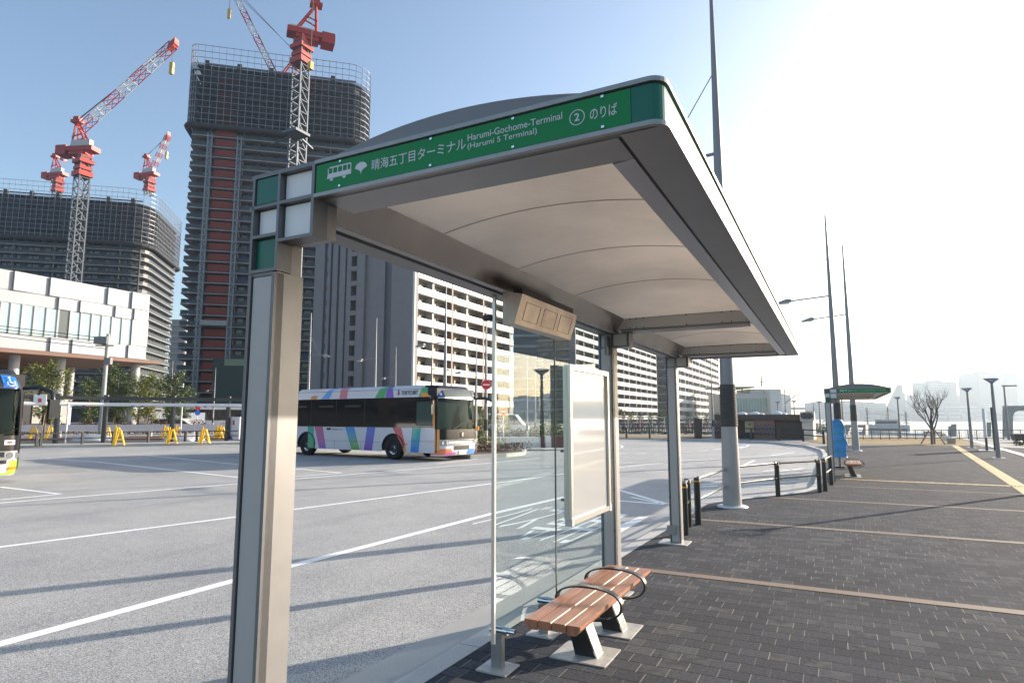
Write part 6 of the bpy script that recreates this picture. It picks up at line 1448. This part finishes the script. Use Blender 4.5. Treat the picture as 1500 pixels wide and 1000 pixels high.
# white highway guard rail
wp = [AD(x, 611, D) for x, D in ((-80, 50), (20, 51), (160, 52.5), (345, 55), (430, 57))]; t = thing('highway_barrier', 'long white corrugated guard rail in front of the hall planting', 'barrier', (wp[1].x, wp[1].y, 0), world=True)
for i in range(len(wp) - 1):
    a, b = wp[i].copy(), wp[i + 1].copy(); a.z = b.z = 0; m = MB()
    for z in (.62, .78, .94): m.bar(a + Vector((0, 0, z)), b + Vector((0, 0, z)), .05, .13)
    m.bar(a + Vector((0, 0, .70)), b + Vector((0, 0, .70)), .03, .5); m.build('rail', WHITEP, t)
    nn_ = max(2, int((b - a).length / 3))
    for k in range(nn_): q = a.lerp(b, k / nn_); MB().tube([q, q + Vector((0, 0, .95))], .05, 8).build('post', WHITEP, t)
rs = MB(); A1 = [AD(x, 611, D) for x, D in ((-80, 46), (160, 48.5), (345, 51), (430, 53))]; A2 = [AD(x, 611, D) for x, D in ((-80, 49.6), (160, 52), (345, 54.6), (430, 56.6))]
for i in range(3): rs.add([(A1[i].x, A1[i].y, -.05), (A1[i + 1].x, A1[i + 1].y, -.05), (A2[i + 1].x, A2[i + 1].y, -.05), (A2[i].x, A2[i].y, -.05)], [(0, 1, 2, 3)])
struct('sidewalk', rs, mat('red_brick_paving', (.22, .075, .05), .8, var=.1))
rs = MB(); A0_ = [AD(x, 611, D) for x, D in ((-80, 38.5), (160, 41.5), (345, 44.5), (430, 46))]
for i in range(3): rs.add([(A0_[i].x, A0_[i].y, -.112), (A0_[i + 1].x, A0_[i + 1].y, -.112), (A1[i + 1].x, A1[i + 1].y, -.112), (A1[i].x, A1[i].y, -.112)], [(0, 1, 2, 3)])
struct('road', rs, mat('fresh_asphalt', (.07, .072, .078), .8, var=.1, vs_=1, bump=.3))
# yellow folding barriers
YB_ = mat('barrier_yellow', (.88, .52, .01), .5)
def make_A(loc, label):
    t = thing('folding_barrier', label, 'barrier', tuple(loc), rad(62), 'yellow A-shaped folding barriers')
    for s in (-1, 1):
        m = MB(); m.bar((-.30, s * .34, 0), (-.16, 0, 1.02), .07); m.bar((-.30 + .6, s * .34, 0), (-.16 + .3, 0, 1.02), .07) if False else None
        for x in (-.25, .25): m.bar((x, s * .36, 0), (x * .16, s * .03, .88), .075, .04)
        m.bar((-.05, s * .05, .86), (.05, s * .05, .86), .05, .10)
        m.bar((-.19, s * .26, .32), (.19, s * .26, .32), .04, .06)
        m.build('yellow_leg_frame', YB_, t)
    return t
A0 = make_A(G(174.5, 651.5), 'yellow folding barrier at the platform kerb below the second walkway bay')
for px, py, lb in ((252, 649.5, 'yellow folding barrier at the foot of the third walkway post, kerb side'), (300, 649, 'yellow folding barrier at the kerb left of the white information panel'), (50, 644, 'leftmost yellow folding barrier, beyond the rail next to the left-edge bus'), (74, 644, 'second yellow folding barrier beyond the rail, left of the first walkway post'),
                   (157.5, 643, 'yellow folding barrier beyond the rail just right of the second walkway post'), (172.5, 643.5, 'yellow folding barrier close behind the one at the kerb'), (243.5, 641.5, 'yellow folding barrier beyond the rail just left of the third walkway post'), (260.5, 641.5, 'yellow folding barrier beyond the rail just right of the third walkway post'), (321, 641, 'yellow folding barrier beyond the rail, left one of the pair by the information panel'), (325.5, 641.5, 'yellow folding barrier beyond the rail, right one of the pair by the information panel')):
    dup(A0, tuple(G(px, py)), rad(62), lb, 'yellow A-shaped folding barriers')
# white plastic bags heap
PLA = mat('clear_plastic', (.62, .62, .62), .25, coat=.4, bump=1., bs=9)
for px, lb in ((136, 'crumpled clear plastic heap on the far platform between the first two posts'), (268, 'crumpled clear plastic heap on the far platform beyond the third post')):
    q = G(px, 645.5); m = MB(); rnd = random.Random(px)
    m.grid(lambda a, b: (1.15 * math.cos(2 * math.pi * a) * math.cos(b * 1.5) * (1 + .25 * math.sin(9 * a * 6.28 + 5 * b)), .4 * math.sin(2 * math.pi * a) * math.cos(b * 1.5), .55 * math.sin(b * 1.5) * (.8 + .3 * math.sin(17 * a * 6.28) * math.cos(7 * b))), 34, 10); solo('plastic_heap', m, PLA, lb, 'plastic sheeting', tuple(q), rad(55), world=False)
# vehicles beyond
def small_van(px, D, label, c, L=4.4, W=1.8, H=1.5, rz=0.4, name='parked_car', cat='car', boxy=False):
    p = AD(px, 611, D); t = thing(name, label, cat, (p.x, p.y, 0), rz); m = MB()
    pr_ = [(-L / 2, .3), (L / 2, .3), (L / 2, .75), (L * .42, .9), (L * .22, H) if not boxy else (L * .40, H - .1), (-L * .46, H), (-L / 2, .95)]
    m.extr(pr_, (0, -W / 2, 0), (1, 0, 0), (0, 0, 1), (0, W, 0)); m.build('body', mat('car_paint_%s' % name + str(px), c, .3, coat=.5), t)
    m = MB(); m.extr([(L * .38, .95), (L * .21, H - .08), (-L * .42, H - .08), (-L * .46, .98)] if not boxy else [(L * .44, 1.2), (L * .38, H - .4), (-L * .47, H - .4), (-L * .47, 1.2)], (0, -W / 2 - .01, 0), (1, 0, 0), (0, 0, 1), (0, W + .02, 0)); m.build('window', BGL, t)
    for x in (-L * .3, L * .32):
        for y in (-W / 2, W / 2 - .2): MB().lathe([(.1, 0), (.3, 0), (.32, .1), (.3, .2), (.1, .2)], (x, y, .32), 18, 'y').build('wheel', TYRE, t)
    return t
small_van(743, 62, 'small white van beyond the hedge beside the smaller no-entry sign', (.7, .7, .7), 4.2, 1.7, 1.9, .3, 'parked_van', 'van')
small_van(124 + 132, 66, 'pale car parked behind the walkway, left of the distant bus', (.55, .56, .58), rz=.6)
small_van(322, 88, 'distant white bus passing behind the information panel', (.66, .66, .68), 10.5, 2.5, 3.1, .9, 'distant_bus', 'bus', True)
q = AD(289, 611, 74.); t = thing('road_sign', 'thin post with a small round red and blue sign beyond the walkway', 'road sign', (q.x, q.y, 0), rad(60)); MB().tube([(0, 0, 0), (0, 0, 3.)], .04, 8).build('pole', WHITEP, t)
MB().tube([(0, -.06, 2.8), (0, -.04, 2.8)], .3, 18).build('disc', REDS, t); MB().tube([(0, -.06, 2.15), (0, -.04, 2.15)], .3, 18).build('disc', MATS['access_blue'], t)
q = AD(335, 611, 70.); t = thing('banner_board', 'green hoarding panel with pale lettering strip low on the red-shafted tower', 'banner', tuple(AD(357, 611, 120.)), rad(41)); t.location.z = 0
MB().box((-6, 0, 0), (8, .3, 13)).build('board', mat('dark_hoarding', (.03, .05, .045), .7), t); MB().box((-4, -.06, 11.6), (8, -.01, 12.9)).build('pale_strip', mat('mint_strip', (.16, .22, .14), .6), t)
hw = MB(); a, b = AD(215, 611, 80.), AD(300, 611, 84.); a.z = b.z = 0; hw.bar(a + Vector((0, 0, 1.1)), b + Vector((0, 0, 1.1)), .2, 2.3); solo('site_hoarding', hw, WHITEP, 'pale site hoarding between the hall and the red-shafted tower', 'hoarding')
# people on the cycle side: none readable
# ship and masts in the bay
SHW = mat('ship_white', (.55, .56, .57), .5)
q = AD(1297, 611, 150.); t = thing('moored_ship', 'white ship superstructure with lattice masts moored behind the quay railing', 'ship', (q.x, q.y, -3.), rad(-10))
z = lambda y: AD(1300, y, 150.).z + 3
MB().extr([(-11, 0), (9, 0), (10.5, z(634)), (-12, z(632))], (0, 0, 0), (1, 0, 0), (0, 0, 1), (0, 7, 0)).build('hull', SHW, t); MB().box((-4.5, 1, z(632)), (4.8, 6, z(622))).build('deckhouse', SHW, t); MB().box((-2.5, 1.5, z(622)), (2.5, 5.5, z(614))).build('bridge_house', SHW, t)
m = MB(); m.box((-2.2, 1.4, z(620)), (2.2, 1.49, z(617))); m.box((-4, .9, z(630)), (4.2, .99, z(627.5))); m.build('window_strip', BGL, t)
m = MB()
for x in (-4.2, 0.3, 4.0):
    top = z(596 if x < 4 else 603); m.bar((x, 3, z(630)), (x, 3, top), .35)
    for k in range(6): m.bar((x - 1.1 + .15 * k, 3, z(627) + (top - z(627)) * k / 6), (x + 1.1 - .15 * k, 3, z(627) + (top - z(627)) * k / 6), .14)
m.bar((-4.2, 3, z(603)), (.3, 3, z(608)), .1); m.bar((.3, 3, z(600)), (4, 3, z(610)), .1); m.build('mast', mat('ship_mast', (.36, .33, .31), .6), t)
for px, pt, pb, D, lb in ((1116, 546, 566, 285, 'tall thin signal mast on the roof of the pale terminal'), (1151, 560, 608, 200, 'thin lattice mast with a sloping boom right of the terminal'), (1194, 590, 640, 110, 'thin bare pole left of the far shelter')):
    a, b = AD(px, pb, D), AD(px, pt, D); m = MB(); m.tube([(a.x, a.y, -3 if pb > 600 else a.z), (a.x, a.y, b.z)], [.3 * D / 200, .12 * D / 200], 6); t = thing('signal_mast', lb, 'mast', (a.x, a.y, -3 if pb > 600 else a.z), world=True); m.build('pole', MASTU, t)
    m = MB(); e = R_ * (D * 4.5 / F_PX); c = Vector((a.x, a.y, b.z)); m.bar(c - e + Vector((0, 0, -D * 13 / F_PX)), c + e + Vector((0, 0, -D * 13 / F_PX)), .25 * D / 200)
    if px == 1151: m.bar(Vector((a.x, a.y, AD(px, 590, D).z)), AD(1168, 577, D), .3)
    m.build('yard', MASTU, t)
for ch in list(bus2.children):
    if ch.name.split('.')[0] == 'access_sign' and ch.data.users > 1:
        bpy.data.objects.remove(ch)
    elif ch.name.split('.')[0] == 'wheelchair_symbol' and ch.data.users > 1: bpy.data.objects.remove(ch)
BK = mat('bus_black', (.012, .012, .014), .2, coat=.5)
for ch in bus2.children:
    b_ = ch.name.split('.')[0]
    if b_ in ('front_roof', 'destination_panel', 'roof_nose', 'roof', 'roof_fairing', 'windscreen_trim') : ch.data = ch.data.copy(); ch.data.materials[0] = BK
    if b_ == 'access_sign' and ch.data.materials[0] == MATS['access_blue'] and False: pass
# ================================================================ TOWER CRANES
CRED = mat('crane_red', (.36, .014, .003), .5, var=.1, vs_=.6); CWHT = mat('crane_white', (.50, .48, .46), .5); CGRY = mat('crane_mast_grey', (.075, .09, .11), .5, .3); CYEL = mat('hook_yellow', (.55, .36, .05), .5)
def lattice(m, a, b, w_, n, r=.14, up=(0, 0, 1), taper=1.):
    a, b = Vector(a), Vector(b); d = (b - a).normalized(); up = Vector(up)
    if abs(d.dot(up)) > .95: up = Vector((1, 0, 0))
    s = d.cross(up).normalized(); u2 = s.cross(d); prev = None
    for i in range(n + 1):
        f = i / n; k = w_ / 2 * (1 + (taper - 1) * f); c = a.lerp(b, f); P = [c + s * k + u2 * k, c - s * k + u2 * k, c - s * k - u2 * k, c + s * k - u2 * k]
        for j in range(4): m.bar(P[j], P[(j + 1) % 4], r * .8)
        if prev:
            for j in range(4): m.bar(prev[j], P[j], r * 1.4); m.bar(prev[j], P[(j + 1) % 4], r)
        prev = P
def crane(label, D, base, top, jib0, jib1, w_=3., sc=1., loose=None, hook=None, grey_from=None, dirn=None):
    """base/top = photo points of the mast; jib0/jib1 = jib foot and tip, all at distance D"""
    p = lambda q: AD(q[0], q[1], D)
    B, T = p(base), p(top); T.x, T.y = B.x, B.y; t = thing('tower_crane', label, 'tower crane', tuple(B), world=True)
    m = MB(); H = T.z - B.z; lattice(m, B, T, w_, max(3, int(H / (w_ * 1.1))), .24 * w_ / 3); m.build('mast', CGRY, t)
    s = w_ / 3.
    m = MB()
    for k, (r_, h) in enumerate(((3.4, 2.0), (3.0, 1.4), (3.5, 1.5), (2.6, 2.0))):
        z0 = T.z + (-6.2 + k * 2.1) * s; m.box((T.x - r_ / 2 * s * 1.25, T.y - r_ / 2 * s * 1.25, z0), (T.x + r_ / 2 * s * 1.25, T.y + r_ / 2 * s * 1.25, z0 + h * s * .75))
        m.box((T.x - r_ / 2 * s * .85, T.y - r_ / 2 * s * .85, z0 + h * s * .75), (T.x + r_ / 2 * s * .85, T.y + r_ / 2 * s * .85, z0 + 2.1 * s))
    m.build('climbing_frame', CRED, t)
    J0, J1 = p(jib0), p(jib1); dj = Vector((J1.x - J0.x, J1.y - J0.y, 0)); dj = dj.normalized() if dj.length > .1 else Vector((1, 0, 0)); sd_ = Vector((-dj.y, dj.x, 0)); C = Vector((T.x, T.y, T.z + 2.6 * s))
    m = MB(); m.obox(C - dj * 2.2 * s, dj * 6.2 * s, sd_ * 1.9 * s, (0, 0, .75 * s)); m.obox(C - dj * 1.2 * s - Vector((0, 0, 1.2 * s)), dj * 3. * s, sd_ * 1.6 * s, (0, 0, .6 * s)); m.obox(C - dj * 6.6 * s - Vector((0, 0, .3 * s)), dj * 1.7 * s, sd_ * 2.0 * s, (0, 0, 1.5 * s)); sl_ = m.build('slewing_deck', CRED, t)
    m = MB(); m.obox(C + dj * .2 * s + Vector((0, 0, 1.6 * s)) - sd_ * 1.2 * s, dj * 3.1 * s, sd_ * .8 * s, (0, 0, .95 * s)); m.build('machinery_cab', CWHT, sl_)
    # A-frame
    A = C - dj * 3.2 * s + Vector((0, 0, 9.5 * s)); m = MB()
    for k in (-1, 1):
        m.bar(C - dj * 3.6 * s + sd_ * k * 1.3 * s, A + sd_ * k * .5 * s, .42 * s); m.bar(C + dj * 2.2 * s + sd_ * k * 1.3 * s, A + sd_ * k * .5 * s, .45 * s); m.bar(C - dj * 3.6 * s + sd_ * k * 1.3 * s + Vector((0, 0, 4 * s)), C - dj * .4 * s + sd_ * k * 1.0 * s + Vector((0, 0, 5 * s)), .3 * s)
    m.obox(A, dj * 1.6 * s, sd_ * 1.1 * s, (0, 0, .45 * s)); m.obox(A + Vector((0, 0, 1 * s)), dj * .9 * s, sd_ * .9 * s, (0, 0, .5 * s)); m.build('a_frame', CRED, t)
    L = (J1 - J0).length; nseg = 7; jb = None
    for k in range(nseg):
        a, b = J0.lerp(J1, k / nseg), J0.lerp(J1, (k + 1) / nseg); m = MB(); lattice(m, a, b, 2.0 * s, max(2, int(L / nseg / (2.2 * s))), .13 * s); o = m.build('jib_section', CRED if k % 2 == 0 else CWHT, t)
    m = MB(); m.obox(J1, (J1 - J0).normalized() * 1.4 * s, sd_ * 1. * s, Vector((0, 0, .9 * s))); m.build('jib_head', CRED, t)
    m = MB()
    for o in (0, .5, 1.): m.bar(A + Vector((0, 0, .4 + .5 * o)) * s, J0.lerp(J1, 1 - .10 * o) + Vector((0, 0, .8 * s)), .10 * s)
    m.build('pendant_cable', mat('cable', (.10, .10, .11), .6), t)
    if hook:
        hk = p(hook); hk.x, hk.y = J1.x, J1.y; m = MB()
        for o in (-.35, .35): m.bar(J1 + sd_ * o * s, hk + sd_ * o * .6 * s, .07 * s)
        m.build('hoist_rope', MATS['cable'], t); m = MB(); m.obox(hk, dj * .55 * s, sd_ * .4 * s, (0, 0, .8 * s)); m.obox(hk + Vector((0, 0, -1.9 * s)), dj * .5 * s, sd_ * .5 * s, (0, 0, .9 * s)); m.build('hook_block', CYEL, t)
    return t
# distances follow the towers: beside tower 1, on tower 1, in front of tower 2, behind tower 2
crane('red and white tower crane with its long jib raised over the broad tower', 205., (94, 560), (111, 214), (118, 190), (254, 66), 3.3, hook=(252, 98))
crane('small red tower crane on the broad tower, left of the long-jib crane mast', 265., (83, 290), (85, 262), (92, 236), (101, 222), 2.6)
crane('small red tower crane on the right corner of the broad tower', 268., (218, 286), (221, 262), (226, 243), (246, 200), 2.6, hook=(245, 226))
crane('large dark red tower crane on its own lattice mast in front of the red-shafted tower', 160., (427, 420), (441, 36), (436, -36), (395, -190), 3.0)
p_ = AD(400, 100, 196.)
crane('tower crane behind the red-shafted tower, only its red and white jib leaning left in view', 200., (417, 180), (417, 120), (402, 108), (338, -20), 2.6, hook=(331, 20))
# separate hoist hooks of the front crane
m = MB(); q = AD(455, 92, 160.); m.bar(q + Vector((0, 0, 40)), q, .08); hk = thing('crane_hook', 'yellow hook block hanging beside the lattice mast of the dark red crane', 'crane hook', tuple(q), world=True); m.build('rope', MATS['cable'], hk); MB().obox(q - Vector((0, 0, .9)), (.55, 0, 0), (0, .5, 0), (0, 0, 1.)).build('block', CYEL, hk)
# ties from the front crane mast back to the tower
a = AD(434, 196, 160.); tie = thing('mast_tie', 'steel tie frame bracing the crane mast back to the red-shafted tower', 'crane tie', tuple(a), world=True)
m = MB(); 
for e in ((398, 212), (458, 218)): b = AD(e[0], e[1], 168.); m.bar(a, b, .35)
m.obox(a, (2.4, 0, 0), (0, 2.4, 0), (0, 0, .35)); m.build('brace', CGRY, tie)
# ================================================================ HAZE
hz = MB().box((-420, -260, -6.), (1900, 1500, 190)); mh = bpy.data.materials.new('haze'); mh.use_nodes = True; n = mh.node_tree; n.nodes.clear()
o = n.nodes.new('ShaderNodeOutputMaterial'); v = n.nodes.new('ShaderNodeVolumePrincipled'); v.inputs['Color'].default_value = (.72, .86, 1.0, 1); v.inputs['Density'].default_value = .00027; v.inputs['Anisotropy'].default_value = .62
n.links.new(v.outputs[0], o.inputs['Volume']); hob = hz.build('haze', mh, None, kind='stuff')
